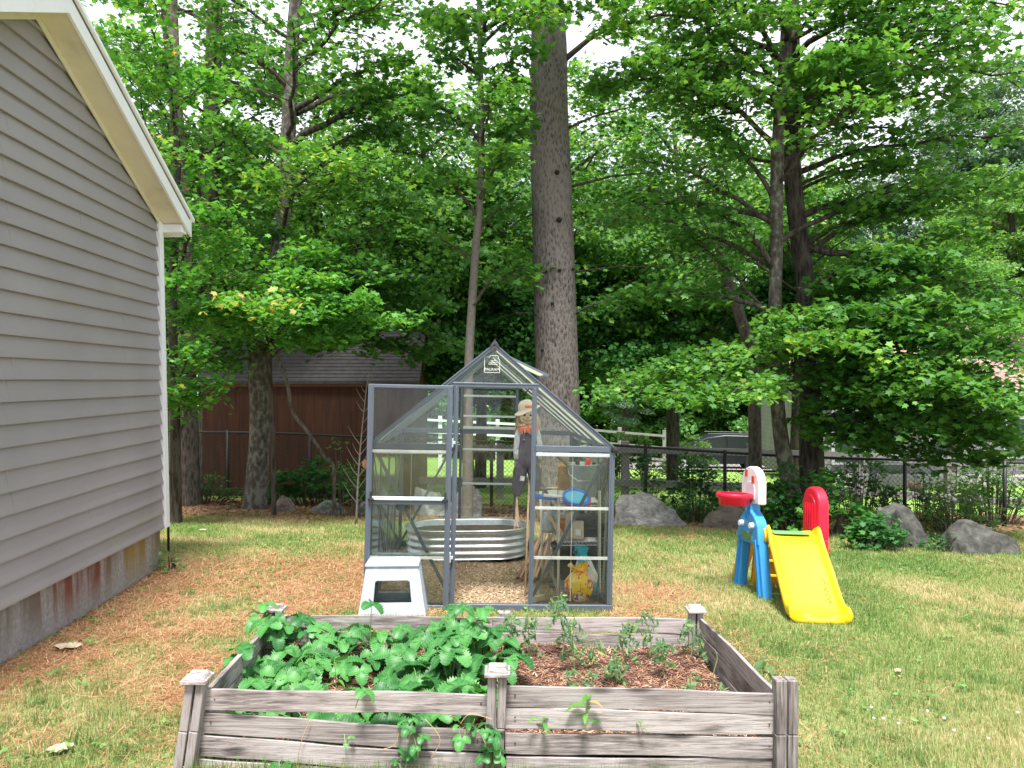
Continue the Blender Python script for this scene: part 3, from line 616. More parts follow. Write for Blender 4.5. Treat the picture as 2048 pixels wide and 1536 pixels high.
# stout leaning maple left
tree('maple_tree', 'stout crooked maple with pale lichen bark in front of the brown shed', 'tree',
     [P(508, 1003, 12.3), P(520, 860, 12.3), P(517, 700, 12.3), P(540, 600, 12.3), P(566, 450, 12.3), P(577, 280, 12.3), P(585, 100, 12.3), P(597, -80, 12.3), P(600, -400, 12.4)],
     [.175, .15, .145, .14, .125, .115, .105, .09, .04], M['bark_lichen'], M['maple'], 31,
     limbs=[(.9, P(800, 440, 11.2), .05, dict(tb=-.05)), (1.7, P(740, 560, 10.6), .04, dict(dens=1.3)), (2.9, P(800, 330, 11.0), .05, dict(sag=.05, tb=.12)), (3.7, P(850, 190, 12.0), .06), (2.2, P(700, 330, 10.0), .04, dict(tb=.15)),
            (4.2, P(800, 120, 11.4), .05), (1.4, P(420, 480, 11.3), .04), (2.6, P(430, 250, 11), .04), (4.6, P(430, 90, 11.2), .05), (5.2, P(720, 10, 11.2), .05), (1.3, P(860, 610, 12.0), .05, dict(dens=1.3, tb=-.1)), (1.0, P(820, 560, 11.4), .05, dict(dens=1.3, tb=-.1)), (.8, P(790, 640, 11.6), .04, dict(dens=1.3, tb=-.15)), (1.2, P(740, 700, 11.8), .04, dict(dens=1.1, tb=-.2)), (.6, P(700, 590, 11.6), .04, dict(dens=1.2, tb=-.1)), (.5, P(830, 720, 12.4), .04, dict(dens=1.1, tb=-.2)), (.7, P(640, 700, 12.0), .03, dict(dens=.9, tb=-.2)), (1.5, P(880, 700, 12.2), .05, dict(dens=1.1, tb=-.15)), (3.3, P(960, 270, 13.0), .05, dict(tb=-.1))],
     auto=(3.0, 9, 18, 3.0, 1.7, dict(dens=.42)), amp=.05)
# rough dark maples at the far left
tree('maple_tree', 'rough dark maple trunk nearest the white corner board of the house', 'tree',
     [P(380, 990, 12.8), P(376, 800, 12.8), P(370, 600, 12.8), P(366, 400, 12.8), P(350, 150, 12.8), P(345, -200, 12.9)],
     [.165, .145, .14, .125, .10, .05], M['bark_maple'], M['maple'], 41,
     limbs=[(.5, P(330, 560, 11.2), .04), (.2, P(480, 640, 11.6), .03, dict(tb=-.1)), (1.2, P(470, 560, 11.2), .04), (-.1, P(560, 680, 11.0), .03, dict(dens=1.3)), (-.4, P(440, 740, 11.2), .03), (1.5, P(560, 470, 12.0), .04)],
     auto=(1.0, 8, 16, 2.6, 1.6, dict(dens=.5)))
tree('maple_tree', 'tall dark maple trunk seen above the leaves between house and lichen barked maple', 'tree',
     [P(425, 970, 15.5), P(420, 700, 15.5), P(419, 410, 15.5), P(422, 300, 15.5), P(432, 0, 15.5), P(440, -300, 15.6)],
     [.24, .21, .18, .17, .15, .06], M['bark_dark'], M['maple'], 51,
     limbs=[(4.3, P(545, 290, 14.8), .07), (5.6, P(500, 90, 14.6), .06)], auto=(2.0, 11, 22, 3.6, 2.0, dict(dens=.5)), size=.12)
# young yellow-tipped maple right behind the house corner
tree('young_maple', 'slender young maple with yellow tipped leaves beside the white roof edge', 'tree',
     [P(352, 990, 10.0), P(350, 800, 10.0), P(345, 600, 10.1), P(355, 300, 10.1), P(330, 50, 10.1), P(320, -200, 10.2)],
     [.07, .06, .055, .045, .03, .015], M['bark_dark'], M['maple_young'], 61,
     limbs=[(2.3, P(262, 150, 9.0), .02, dict(tb=.2, dens=1.2)), (2.8, P(245, 60, 9.0), .02, dict(tb=.25, dens=1.2)), (3.2, P(330, 110, 9.2), .02, dict(tb=.15)), (3.5, P(430, 150, 9.6), .02, dict(tb=.1)), (2.0, P(400, 330, 9.4), .02, dict(tb=.1)), (4.0, P(250, -30, 9), .02, dict(tb=.2)),
            (1.2, P(440, 420, 9.3), .02, dict(tb=.1)), (1.2, P(360, 420, 9), .02, dict(tb=.1)), (.5, P(470, 480, 9.6), .02, dict(tb=.0)), (1.6, P(300, 280, 9.0), .02, dict(tb=.15, dens=.6)), (0, P(350, 560, 9.1), .02, dict()), (-.2, P(395, 700, 9.3), .02, dict(tb=-.1)), (-.5, P(350, 780, 9.4), .02, dict(tb=-.05)), (-.8, P(420, 770, 9.6), .02, dict(tb=-.15))],
     size=.10)
tree('young_maple', 'low young maple spreading a bright flat spray of leaves before the shed roof', 'tree',
     [P(548, 1000, 11.2), P(545, 850, 11.2), P(540, 700, 11.0), P(560, 560, 10.6), P(575, 480, 10.5)],
     [.035, .032, .03, .02, .008], M['bark_dark'], M['maple_young'], 62,
     limbs=[(.7, P(650, 560, 9.8), .02, dict(tb=.15, dens=1.3)), (.5, P(720, 610, 9.9), .02, dict(tb=.05, dens=1.3)), (.5, P(430, 610, 9.6), .02, dict(tb=.15, dens=1.3)), (.45, P(370, 640, 9.6), .02, dict(tb=.05, dens=1.3)), (.45, P(520, 620, 9.0), .02, dict(tb=.1, dens=1.3)), (.4, P(600, 640, 9.3), .02, dict(tb=.0, dens=1.3)),
            (.9, P(560, 560, 9.8), .015, dict(tb=.2)), (.3, P(800, 650, 10.6), .02, dict(tb=-.1, dens=1.2)), (1.4, P(640, 500, 10.0), .015, dict(tb=.2)), (.35, P(690, 680, 10.2), .015, dict(tb=-.05))],
     size=.10)
# vine-like bare limb arching down to the shrub
vb = P(666, 925, 11.2); vb = thing('bare_branch', 'thin bare branch bowing down across the brown shed wall', 'branch', G(vb.x, vb.y))
MB().tube([Vector(p)-vb.location for p in smooth_path([P(540, 670, 11.4), P(575, 770, 11.3), P(583, 820, 11.3), P(620, 870, 11.2), P(650, 915, 11.2), P(668, 940, 11.2), G(vb.location.x, 11.2, -.03)], 24)], [.028]*12+[.024]*12, 8).build('limb', M['bark_maple'], vb, smooth=True)

# right-hand double maple
tree('maple_tree', 'left hand leaning stem of the twin maple behind the toy slide, bark paler', 'tree',
     [P(1602, 1050, 10.9), P(1578, 960, 10.9), P(1560, 860, 10.9), P(1550, 700, 10.9), P(1552, 500, 10.9), P(1554, 300, 10.9), P(1566, 150, 10.9), P(1575, -50, 10.9), P(1580, -400, 11)],
     [.14, .12, .10, .09, .088, .088, .08, .07, .03], M['bark_lichen'], M['maple'], 71,
     limbs=[(2.5, P(1420, 260, 10.6), .04), (4.2, P(1380, 90, 10.2), .05, dict(tb=.05)), (3.3, P(1300, 190, 10.0), .04, dict(tb=.12)), (1.5, P(1430, 430, 10.8), .05), (3.6, P(1470, 180, 9.6), .03, dict(tb=.15)), (.8, P(1360, 480, 11.2), .03, dict(tb=-.1)),
            (-.1, P(1230, 790, 10.0), .03, dict(dens=1.6, tb=.08)), (-.1, P(1340, 800, 9.4), .03, dict(dens=1.6, tb=.12)), (-.1, P(1460, 800, 9.2), .03, dict(dens=1.5, tb=.05)), (0, P(1420, 740, 9.8), .03, dict(dens=1.4, tb=.1)), (.3, P(1330, 740, 10.4), .03, dict(dens=1.2)),
            (5.2, P(1340, 0, 10.2), .05), (4.4, P(1220, 60, 10.2), .04, dict(dens=1.1, tb=.05)), (3.8, P(1190, 190, 10.6), .04, dict(dens=1.0)), (4.2, P(1290, 130, 9.9), .04, dict(dens=1.1, tb=.1)), (2.2, P(1280, 330, 10.8), .04, dict(dens=1.0)), (1.6, P(1220, 450, 11.2), .04, dict(dens=1.1)), (1.0, P(1250, 600, 11.2), .04, dict(dens=1.1, tb=-.1)), (4.8, P(1500, 40, 9.6), .04, dict(tb=.1))],
     auto=(1.8, 8, 18, 2.8, 1.6, dict(dens=.5, ok=lambda e: e[1] > 8.6)), amp=.05)
tree('maple_tree', 'right hand darker stem of the twin maple behind the red toy panel', 'tree',
     [P(1625, 1040, 11.4), P(1622, 880, 11.4), P(1615, 700, 11.4), P(1610, 560, 11.4), P(1594, 440, 11.4), P(1582, 320, 11.4), P(1586, 200, 11.4), P(1584, 0, 11.4), P(1590, -400, 11.5)],
     [.18, .16, .125, .13, .125, .12, .11, .09, .04], M['bark_dark'], M['maple'], 81,
     limbs=[(2.4, P(1830, 430, 10.6), .06, dict(sag=.12)), (2.0, P(1900, 560, 10.2), .07, dict(sag=.02)), (1.9, P(1800, 420, 11), .05, dict(sag=0)), (3.9, P(1700, 110, 9.4), .06, dict(tb=.15, dens=1.3)), (4.0, P(1960, 110, 10.4), .05, dict(dens=.5)), (3.9, P(1820, 260, 10.6), .04, dict(dens=.4, sag=.02)),
            (.6, P(1760, 640, 9.6), .04, dict(dens=1.5)), (.4, P(1860, 680, 9.6), .05, dict(dens=1.5)), (.3, P(1980, 700, 9.8), .05, dict(dens=1.5, tb=-.05)), (.1, P(1660, 690, 9.3), .04, dict(dens=1.4, tb=.1)), (0, P(1720, 790, 9.6), .04, dict(dens=1.3, tb=-.05)), (-.1, P(1860, 800, 9.9), .04, dict(dens=1.3, tb=-.1)),
            (-.3, P(1740, 870, 10), .03, dict(dens=1., tb=-.2)), (-.2, P(2000, 840, 10), .04, dict(dens=1.2, tb=-.15)), (1.2, P(2060, 600, 10.4), .06, dict(dens=1.3, tb=-.1)), (1.8, P(2050, 400, 10.4), .05, dict(dens=1.1, tb=-.1)), (1.0, P(1880, 520, 9.8), .05, dict(dens=1.2, tb=-.1)), (-.5, P(1900, 920, 10.2), .02, dict(dens=.7, tb=-.2)), (.1, P(1600, 640, 9.6), .03, dict(dens=1.1)),
            (4.8, P(1880, 20, 9.8), .05, dict(dens=1.0)), (4.2, P(1800, 60, 10.2), .04, dict(dens=.8)), (3.6, P(1950, 200, 10.6), .04, dict(dens=.6)), (3.3, P(1760, 210, 10.4), .03, dict(dens=.7)), (2.8, P(1790, 330, 10.8), .03, dict(dens=.7)), (5.0, P(1700, 0, 10.0), .04, dict(dens=.9)),
            (.2, P(1940, 780, 9.2), .04, dict(dens=1.4)), (.5, P(2060, 740, 9.3), .05, dict(dens=1.4)), (-.1, P(1800, 740, 9.4), .04, dict(dens=1.3, tb=.05)), (-.3, P(1880, 860, 9.5), .03, dict(dens=1.0, tb=-.1)), (-.3, P(2030, 900, 9.8), .03, dict(dens=.9, tb=-.1)), (.8, P(2000, 640, 9.4), .05, dict(dens=1.3)), (.9, P(1760, 560, 10.0), .04, dict(dens=1.2)), (1.4, P(1960, 470, 10.2), .05, dict(dens=1.1)), (5.4, P(2040, 30, 9.6), .05, dict(dens=1.3, tb=.1)),
            (-.5, P(1760, 895, 10.2), .025, dict(dens=1.1, tb=-.15)), (-.6, P(1850, 925, 10.6), .025, dict(dens=1.0, tb=-.15)), (-.5, P(1965, 925, 10.4), .03, dict(dens=1.0, tb=-.15)), (-.4, P(2060, 905, 10.2), .03, dict(dens=1.0, tb=-.1)), (-.5, P(1695, 880, 10.1), .02, dict(dens=1.1, tb=-.1)), (-.2, P(1830, 850, 9.6), .03, dict(dens=1.2, tb=-.05)),
            (0, P(1990, 800, 9.0), .04, dict(dens=1.3)), (.1, P(2070, 820, 9.2), .04, dict(dens=1.3)), (4.4, P(1970, 70, 9.4), .04, dict(dens=1.1, tb=.1)), (4.0, P(2060, 160, 9.6), .05, dict(dens=.6, tb=.1)), (3.0, P(2040, 280, 10.2), .05, dict(dens=.35))],
     auto=(2.6, 9, 18, 2.4, 1.5, dict(dens=.6, ok=lambda e: e[1] > 9)), size=.12, amp=.09)
# snapped dead trunk
dt = G(*(P(1512, 1040, 12.2).xy)); dtt = thing('snapped_tree', 'snapped dead trunk with a splintered orange top left of the twin maple', 'dead tree', dt)
pts = smooth_path([dt, P(1506, 740, 12.2), P(1482, 640, 12.2), P(1455, 560, 12.2), P(1438, 508, 12.2)], 20)
MB().tube([Vector(p)-dt for p in pts], list(np.linspace(.11, .075, 20)), 10).build('trunk', M['bark_maple'], dtt, smooth=True)
tw = MB(); rr = random.Random(4)
for i in range(16):
    a = Vector(pts[-1-rr.randint(0, 4)])-dt; x1 = rr.uniform(1340, 1460); y1 = rr.uniform(250, 640); e = P(x1, y1, 12.0+rr.uniform(-.6, .3))-dt
    m_ = (a+e)/2+Vector((rr.uniform(-.2, .2), 0, rr.uniform(-.1, .5))); tw.tube([a, m_, e], [.012, .008, .004], 5, caps=False)
tw.build('dead_limb', M['twig'], dtt, smooth=True)

# filler maples beyond the fence (share one foliage mesh with different turns)
def mass_crown(seed, nl, rx, rz, clumps, size, shape, cr=1.0):
    r = np.random.default_rng(seed); pos = []; nr = []
    for i in range(clumps):
        while True:
            p = r.uniform(-1, 1, 3)
            if np.dot(p, p) < 1 and np.dot(p, p) > .12: break
        c = p*np.array([rx, rx, rz]); c[:2] *= 1-.35*max(0, p[2]); m_ = nl//clumps; rad = cr*r.uniform(.55, 1.25)
        a = r.normal(0, 1, (m_, 3)); a /= np.linalg.norm(a, axis=1, keepdims=True); a *= (r.random((m_, 1))**.45)*rad; a[:, 2] *= .42; a[:, 2] -= .12*np.hypot(a[:, 0], a[:, 1])
        pos.append(c+a); n_ = r.normal(0, .6, (m_, 3)); n_[:, 2] += 1; n_ += (c/np.array([rx, rx, rz]))*.5; nr.append(n_)
    pos = np.concatenate(pos); nr = np.concatenate(nr)
    return pos, nr, size*r.uniform(.6, 1.3, len(pos))
def crown_proto(mat, seed, nl, rx, rz, clumps, size, shape, cr):
    p, n_, s_ = mass_crown(seed, nl, rx, rz, clumps, size, shape, cr)
    tint = np.clip(np.random.default_rng(seed).random(len(p))*.7+.25*(p[:, 2]/rz), 0, 1)*0+np.random.default_rng(seed).random(len(p))
    o = leaves('foliage', p, n_, s_, mat, None, shape, tint, seed=seed); me = o.data; bpy.data.objects.remove(o); return me
def limb_proto(seed, rx, rz, n, r0):
    r = random.Random(seed); mb = MB()
    for i in range(n):
        z = -rz*.9+1.6*rz*i/n; a = i*2.4; l = rx*(.9-.45*i/n); p0 = Vector((0, 0, z-.6)); e = Vector((math.cos(a)*l, math.sin(a)*l, z+l*.35)); mb.tube([p0, (p0+e)/2+Vector((0, 0, .1)), e], [r0, r0*.6, r0*.2], 5, caps=False)
    o = mb.build('branches', M['bark_dark'], None, smooth=True); me = o.data; bpy.data.objects.remove(o); return me
protos = {
 'mid': (crown_proto(M['maple'], 101, 17000, 3.6, 4.8, 110, .15, STAR5, 1.0), limb_proto(1, 3.6, 4.8, 26, .06), 3.6, 4.8),
 'mid2': (crown_proto(M['maple'], 102, 15000, 3.0, 4.2, 90, .15, STAR5, .95), limb_proto(2, 3.0, 4.2, 22, .05), 3.0, 4.2),
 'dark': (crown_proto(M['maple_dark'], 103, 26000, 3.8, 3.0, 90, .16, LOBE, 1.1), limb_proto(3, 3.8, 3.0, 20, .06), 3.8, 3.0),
 'far': (crown_proto(M['wood_leaf'], 104, 42000, 4.6, 8.0, 170, .26, TRI4, 1.3), limb_proto(4, 4.6, 8, 30, .08), 4.6, 8.0),
 'far2': (crown_proto(M['wood_leaf'], 105, 34000, 4.0, 6.0, 120, .24, LOBE, 1.3), limb_proto(5, 4, 6, 24, .08), 4.0, 6.0),
 'pale': (crown_proto(M['pale_leaf'], 106, 30000, 3.2, 4.6, 100, .18, TRI4, .9), limb_proto(6, 3.2, 4.6, 20, .05), 3.2, 4.6),
 'pine': (crown_proto(M['pine_leaf'], 107, 44000, 3.6, 7.5, 170, .17, TRI4, 1.0), limb_proto(7, 3.6, 7.5, 30, .05), 3.6, 7.5),
}
def forest(name, label, proto, X, Y, zc, sc, rz, group, tr=.16):
    me, bm_, rx, rzz = protos[proto]; base = G(X, Y, -.05); root = thing(name, label, 'tree', base, group=group)
    h = zc-base.z; t = MB().tube(smooth_path([(0, 0, -.1), (random.uniform(-.15, .15), 0, h*.5), (random.uniform(-.3, .3), 0, h), (0, 0, h+rzz*sc*.7)], 12), list(np.linspace(tr*1.2, tr*.3, 12)), 10)
    t.build('trunk', M['bark_dark'], root, smooth=True)
    for nm, me_ in (('foliage', me), ('branches', bm_)):
        f = bpy.data.objects.new(nm, me_); COL.objects.link(f); f.parent = root; f.location = (0, 0, h); f.scale = (sc, sc, sc); f.rotation_euler = (0, 0, rz)
    return root
GRP = {'mid': 'maples beyond the fence', 'dark': 'maples beyond the fence', 'far': 'trees of the wood behind', 'pale': 'pale trees behind the right hand house', 'pine': 'pines of the wood behind'}
ORD = 'first second third fourth fifth sixth seventh eighth ninth tenth eleventh twelfth thirteenth fourteenth fifteenth sixteenth seventeenth eighteenth nineteenth twentieth'.split()
LAB = {'far': 'deep green woodland tree at the very back, %s from the left', 'pale': 'pale yellow green tree behind the right hand house, %s from the left', 'pine': 'tall blue green pine at the back right, %s from the left',
       'far2': 'low dark tree at the lawn edge of the wood, %s from the left'}
def fo(proto, px, D, py, sc, label, rz=None):
    key = proto.rstrip('2'); c = P(px, py, D)
    nm = {'mid': 'maple_tree', 'dark': 'maple_tree', 'far': 'woodland_tree', 'pale': 'leafy_tree', 'pine': 'pine_tree'}[key]
    forest(nm, label, proto, c.x, D, c.z, sc, rz if rz is not None else random.uniform(0, 6), GRP[key], tr=.13 if key in ('mid', 'dark') else .2)
for a in (('mid', 640, 18.5, 450, .9, 'tall maple behind the brown shed, right of the lichen barked trunk'), ('mid2', 840, 18, 470, .9, 'maple behind the right end of the shed roof'), ('mid2', 960, 19, 480, .9, 'maple directly behind the slim smooth maple trunk'),
          ('mid', 1125, 19, 450, .85, 'maple hidden behind the stout pine trunk'), ('mid', 1345, 19.5, 470, .85, 'maple whose crown fills the gap between the pine and the twin maple'), ('mid2', 1590, 17, 470, .75, 'maple directly behind the twin maple stems'),
          ('mid2', 430, 18.5, 440, .9, 'maple behind the left end of the shed roof'), ('dark', 720, 18.5, 600, .6, 'low shaded maple over the right part of the shed roof'), ('dark', 940, 18, 640, .6, 'low shaded maple between shed and slim maple trunk'),
          ('dark', 1130, 18.5, 620, .62, 'low shaded maple behind the stout pine'), ('dark', 1345, 20, 640, .62, 'low shaded maple over the parked car'), ('dark', 340, 18.5, 560, .6, 'low shaded maple right of the white corner board'), ('dark', 1600, 18, 640, .55, 'low shaded maple behind the twin maple'),
          ('mid2', 1900, 20.5, 600, .55, 'maple beside the grey house at the right')): fo(*a)
BT = [('far', 120, 46, 560, 1.0), ('far', 330, 48, 520, 1.1), ('far', 520, 46, 570, 1.0), ('far', 700, 50, 560, 1.1), ('far', 860, 47, 600, 1.05), ('far', 1010, 50, 560, 1.1), ('far', 1180, 48, 570, 1.05), ('far', 1330, 50, 590, 1.1), ('far', 1480, 48, 560, 1.05), ('far', 1640, 50, 640, 1.0), ('far', 1790, 52, 660, 1.0),
      ('far2', 230, 44, 700, .95), ('far2', 420, 43, 730, .9), ('far2', 600, 44, 720, .9), ('far2', 760, 42, 740, .85), ('far2', 880, 43, 735, .85), ('far2', 990, 42, 745, .85), ('far2', 1100, 43, 735, .85), ('far2', 1220, 42, 745, .85), ('far2', 1330, 43, 735, .85), ('far2', 1440, 44, 740, .85), ('far2', 1560, 45, 735, .9), ('far2', 1700, 46, 735, .9), ('far2', 1950, 37, 720, .8),
      ('pine', 1740, 46, 520, .85), ('pine', 1860, 41, 440, .9), ('pine', 1975, 38, 380, 1.0), ('pine', 2110, 40, 400, 1.05), ('pine', 1250, 38, 720, .45), ('pale', 1930, 33, 620, .7), ('pale', 2015, 28, 520, .9), ('pale', 2085, 26, 640, .8)]
for kk in ('far', 'far2', 'pine', 'pale'):
    for n_i, a in enumerate(sorted([b for b in BT if b[0] == kk], key=lambda b: b[1])): fo(*a, LAB[kk] % ORD[n_i])

# ------------------------------------------------------------------ neighbours' buildings
def gable_house(name, label, loc, rz, W_, D_, hw, hr, wallm, roofm, cat='house', over=.25):
    r = thing(name, label, cat, loc, (0, 0, rz)); x, y = W_/2, D_/2
    MB().add([(-x, -y, 0), (x, -y, 0), (x, y, 0), (-x, y, 0), (-x, -y, hw), (x, -y, hw), (x, y, hw), (-x, y, hw), (-x, 0, hw+hr), (x, 0, hw+hr)],
             [(0, 1, 5, 4), (1, 2, 6, 9, 5), (2, 3, 7, 6), (3, 0, 4, 8, 7), (4, 5, 9, 8), (6, 7, 8, 9), (3, 2, 1, 0)]).build('wall', wallm, r)
    o = over; sl = hr/y
    rf = MB(); nrow = 16
    for sg in (-1, 1):
        for k in range(nrow):   # shingle courses as stepped strips
            f0, f1 = k/nrow, (k+1)/nrow; ya, yb = (y+o)*(1-f0), (y+o)*(1-f1); za = hw+hr-sl*ya+.06; zb = hw+hr-sl*yb+.06
            rf.add([(-x-o, sg*ya, za+.03), (x+o, sg*ya, za+.03), (x+o, sg*yb, zb+.008), (-x-o, sg*yb, zb+.008), (-x-o, sg*ya, za-.03), (x+o, sg*ya, za-.03)], [(0, 1, 2, 3), (4, 5, 1, 0)])
        rf.add([(-x-o, sg*(y+o), hw+hr-sl*(y+o)+.02), (x+o, sg*(y+o), hw+hr-sl*(y+o)+.02), (x+o, 0, hw+hr+.02), (-x-o, 0, hw+hr+.02)], [(0, 1, 2, 3)])
    rf.build('roof', roofm, r)
    return r
def boards(name, c1, c2, step, horiz=False, rough=.8):
    m, nt, b = new_mat(name); t = N(nt, 'ShaderNodeTexCoord'); sp = N(nt, 'ShaderNodeSeparateXYZ'); LK(nt, t.outputs['Object'], sp.inputs[0])
    a = N(nt, 'ShaderNodeMath', operation='ADD'); 
    if horiz: LK(nt, sp.outputs[2], a.inputs[0]); a.inputs[1].default_value = 100
    else: LK(nt, sp.outputs[0], a.inputs[0]); LK(nt, sp.outputs[1], a.inputs[1])
    d_ = N(nt, 'ShaderNodeMath', operation='DIVIDE', i_1=step); LK(nt, a.outputs[0], d_.inputs[0]); fr = N(nt, 'ShaderNodeMath', operation='FRACT'); LK(nt, d_.outputs[0], fr.inputs[0])
    ed = N(nt, 'ShaderNodeMapRange'); LK(nt, fr.outputs[0], ed.inputs[0]); ed.inputs[1].default_value = .0; ed.inputs[2].default_value = .10; ed.inputs[3].default_value = .35; ed.inputs[4].default_value = 1
    mp = N(nt, 'ShaderNodeMapping'); mp.inputs['Scale'].default_value = (8, 8, .7) if not horiz else (1, 1, 1); LK(nt, t.outputs['Object'], mp.inputs[0])
    n = N(nt, 'ShaderNodeTexNoise', i_Scale=2.0, i_Detail=6.0); LK(nt, mp.outputs[0], n.inputs['Vector']); cc = ramp(nt, n.outputs[0], [(.3, c1), (.7, c2)])
    mu = N(nt, 'ShaderNodeMix', data_type='RGBA', blend_type='MULTIPLY', i_0=1.0); LK(nt, cc, mu.inputs[6]); LK(nt, ed.outputs[0], mu.inputs[7]); LK(nt, mu.outputs[2], b.inputs['Base Color']); b.inputs['Roughness'].default_value = rough
    return m
M['shed_wall'] = boards('brown_shed_board', (.035, .012, .004), (.085, .025, .007), .24)  # brown boards, darkened so the colour holds the shade of the trees
M['shed_roof'] = simple('grey_shingle', (.06, .055, .058), .9, var=.35, scale=9, bump=.3)
M['pink_roof'] = simple('pink_shingle', (.33, .21, .19), .9, var=.22, scale=7, bump=.3)
M['white_siding'] = boards('white_siding', (.66, .66, .67), (.76, .76, .76), .16, True)
M['grey_siding'] = boards('grey_clapboard', (.17, .165, .17), (.22, .215, .22), .16, True)
M['dark_glass'] = simple('dark_glass', (.02, .03, .05), .1, var=.3)
sc_ = P(648, 900, 16.2); zg = float(gz(sc_.x, 16.2))
shed = gable_house('garden_shed', 'brown board shed with dark shingle roof standing beyond the left fence', (sc_.x, 16.2, zg-.05), R(1), 4.1, 2.6, -zg+.05-.02, 1.05, M['shed_wall'], M['shed_roof'], 'shed', .1)
MB().box((0, -1.325, -zg-.02), (4.2, .04, .12)).build('trim_board', simple('brown_trim', (.22, .07, .03), .7), shed)
hz_ = P(600, 800, 27); zg = float(gz(hz_.x, 27))
nb = gable_house('neighbour_house', 'white sided house with pinkish roof beyond the brown shed', (hz_.x-2.2, 29, zg-.05), R(3), 11.5, 6, -zg+1.1, 2.1, M['white_siding'], M['pink_roof'])
for x_ in (-4.4, -2.6, .5):
    wn = MB().box((x_, -3.02, 2.3), (.95, .06, 1.3)).build('window', M['white'], nb); MB().box((x_, -3.056, 2.3), (.78, .012, 1.12)).build('pane', M['dark_glass'], wn)
hr_ = P(1850, 800, 24); zg = float(gz(hr_.x, 24))
rh = gable_house('neighbour_house', 'grey house with pinkish roof and dark windows behind the right hand maples', (hr_.x+1.2, 26.5, zg-.05), R(-4), 9.4, 6, -zg-.35, 2.2, M['grey_siding'], M['pink_roof'])
zz = -zg-.35
MB().box((0, -3.24, zz-.02), (9.7, .05, .18)).build('fascia', simple('house_fascia', (.45, .45, .46), .6), rh)
MB().box((-4.62, -3.03, zz/2-.1), (.22, .09, zz-.25)).build('corner_board', M['white'], rh)
M['grey_trim'] = simple('grey_trim', (.40, .41, .43), .6)
for i, x_ in enumerate((-3.5, -2.3, -.6, 1.6)):
    wn = MB().box((x_, -3.03, zz*.5+.1), (1.05, .10, 1.75 if i < 2 else 1.3)).build('window', M['grey_trim'], rh)
    MB().box((x_, -3.09, zz*.5+.1), (.86, .02, 1.56 if i < 2 else 1.1)).build('pane', M['dark_glass'], wn)
rg = MB().prism([(2.2, zz-.1), (3.9, zz-.1), (3.05, zz+1.4)], -3.6, -1.5); rg.build('gable_dormer', M['grey_siding'], rh)
MB().bar((2.1, -3.62, zz-.1), (3.05, -3.62, zz+1.52), .06, .14).bar((4.0, -3.62, zz-.1), (3.05, -3.62, zz+1.52), .06, .14).build('rake_board', M['white'], rh)
MB().box((.3, -3.4, .2), (9, .6, .4)).build('foundation', simple('pale_footing', (.34, .33, .32), .9), rh)

# driveway and car
dv = np.array([(x_, y_) for y_ in (31.5, 40) for x_ in (5.0, 20)]); DV = [(x_, y_, float(gz(x_, y_))+.03) for x_, y_ in dv]
tag(MB().add(DV, [(0, 1, 3, 2)]).build('driveway', simple('pale_gravel', (.24, .23, .22), .95, var=.2, scale=20)), kind='structure')
cx = P(1440, 900, 33.5); car = thing('parked_car', 'black estate car parked on the drive beyond the rail fences', 'car', (cx.x-.2, 33.5, float(gz(cx.x, 33.5))+.02), (0, 0, R(-8)))
prof = [(-2.3, .35), (-2.35, .75), (-2.2, .92), (-1.2, 1.02), (-.5, 1.48), (.3, 1.60), (1.6, 1.58), (2.15, 1.1), (2.3, .95), (2.32, .38)]
M['car'] = simple('black_car_paint', (.012, .014, .02), .35, var=.1)
MB().prism(prof, -.88, .88).build('body', M['car'], car, bevel=.06, seg=3)
MB().prism([(-1.05, 1.03), (-.45, 1.42), (.3, 1.53), (.35, 1.03)], -.895, .895).prism([(.43, 1.03), (.4, 1.53), (1.5, 1.51), (1.9, 1.08)], -.895, .895).build('side_window', simple('car_glass', (.02, .025, .03), .35), car)
for x_ in (-1.45, 1.45):
    for y_ in (-.80, .80):
        wh = MB().tube([(x_, y_-.11, .33), (x_, y_+.11, .33)], .33, 20).build('wheel', M['black'], car, smooth=False)
        MB().tube([(x_, y_-.12 if y_ < 0 else y_+.12, .33), (x_, y_-.10 if y_ < 0 else y_+.10, .33)], .21, 14).build('rim', M['alu_light'], wh)
MB().box((2.2, -.80, 1.02), (.22, .2, .16)).build('tail_light', simple('red_lamp', (.5, .01, .01), .2), car, bevel=.03)
MB().tube([(-.4, -.7, 1.64), (1.6, -.7, 1.63)], .02, 6).tube([(-.4, .7, 1.64), (1.6, .7, 1.63)], .02, 6).build('roof_rail', M['black'], car)

# ------------------------------------------------------------------ fences
# chain-link
fp = [(300, 862, 14.6), (560, 866, 14.4), (735, 874, 14.0), (1000, 884, 13.4), (1225, 890, 13.0), (1500, 908, 12.5), (1626, 915, 12.3), (1850, 921, 12.0), (2120, 927, 11.7)]
tops = [P(*a) for a in fp]
def ftop(x):
    xs_ = [t.x for t in tops]; return np.array([x, np.interp(x, xs_, [t.y for t in tops]), np.interp(x, xs_, [t.z for t in tops])])
fence = thing('chain_link_fence', 'black chain link fence running behind the boulders', 'fence', G(0, 13.2))
FL = fence.location
mb = MB(); x0, x1 = tops[0].x, tops[-1].x
mb.tube([Vector(ftop(x))-FL for x in np.linspace(x0, x1, 30)], .021, 8); mb.build('top_rail', M['black'], fence, smooth=True)
for px in (300, 455, 620, 800, 983, 1140, 1291, 1450, 1626, 1810, 2010):
    D_ = np.interp(px, [a[0] for a in fp], [a[2] for a in fp]); x = (px-1024)/F*D_; t = Vector(ftop(x)); g_ = G(t.x, t.y, -.1)
    MB().tube([g_-FL, t-FL+Vector((0, 0, .04))], .03, 8).build('post', M['black'], fence, smooth=True)
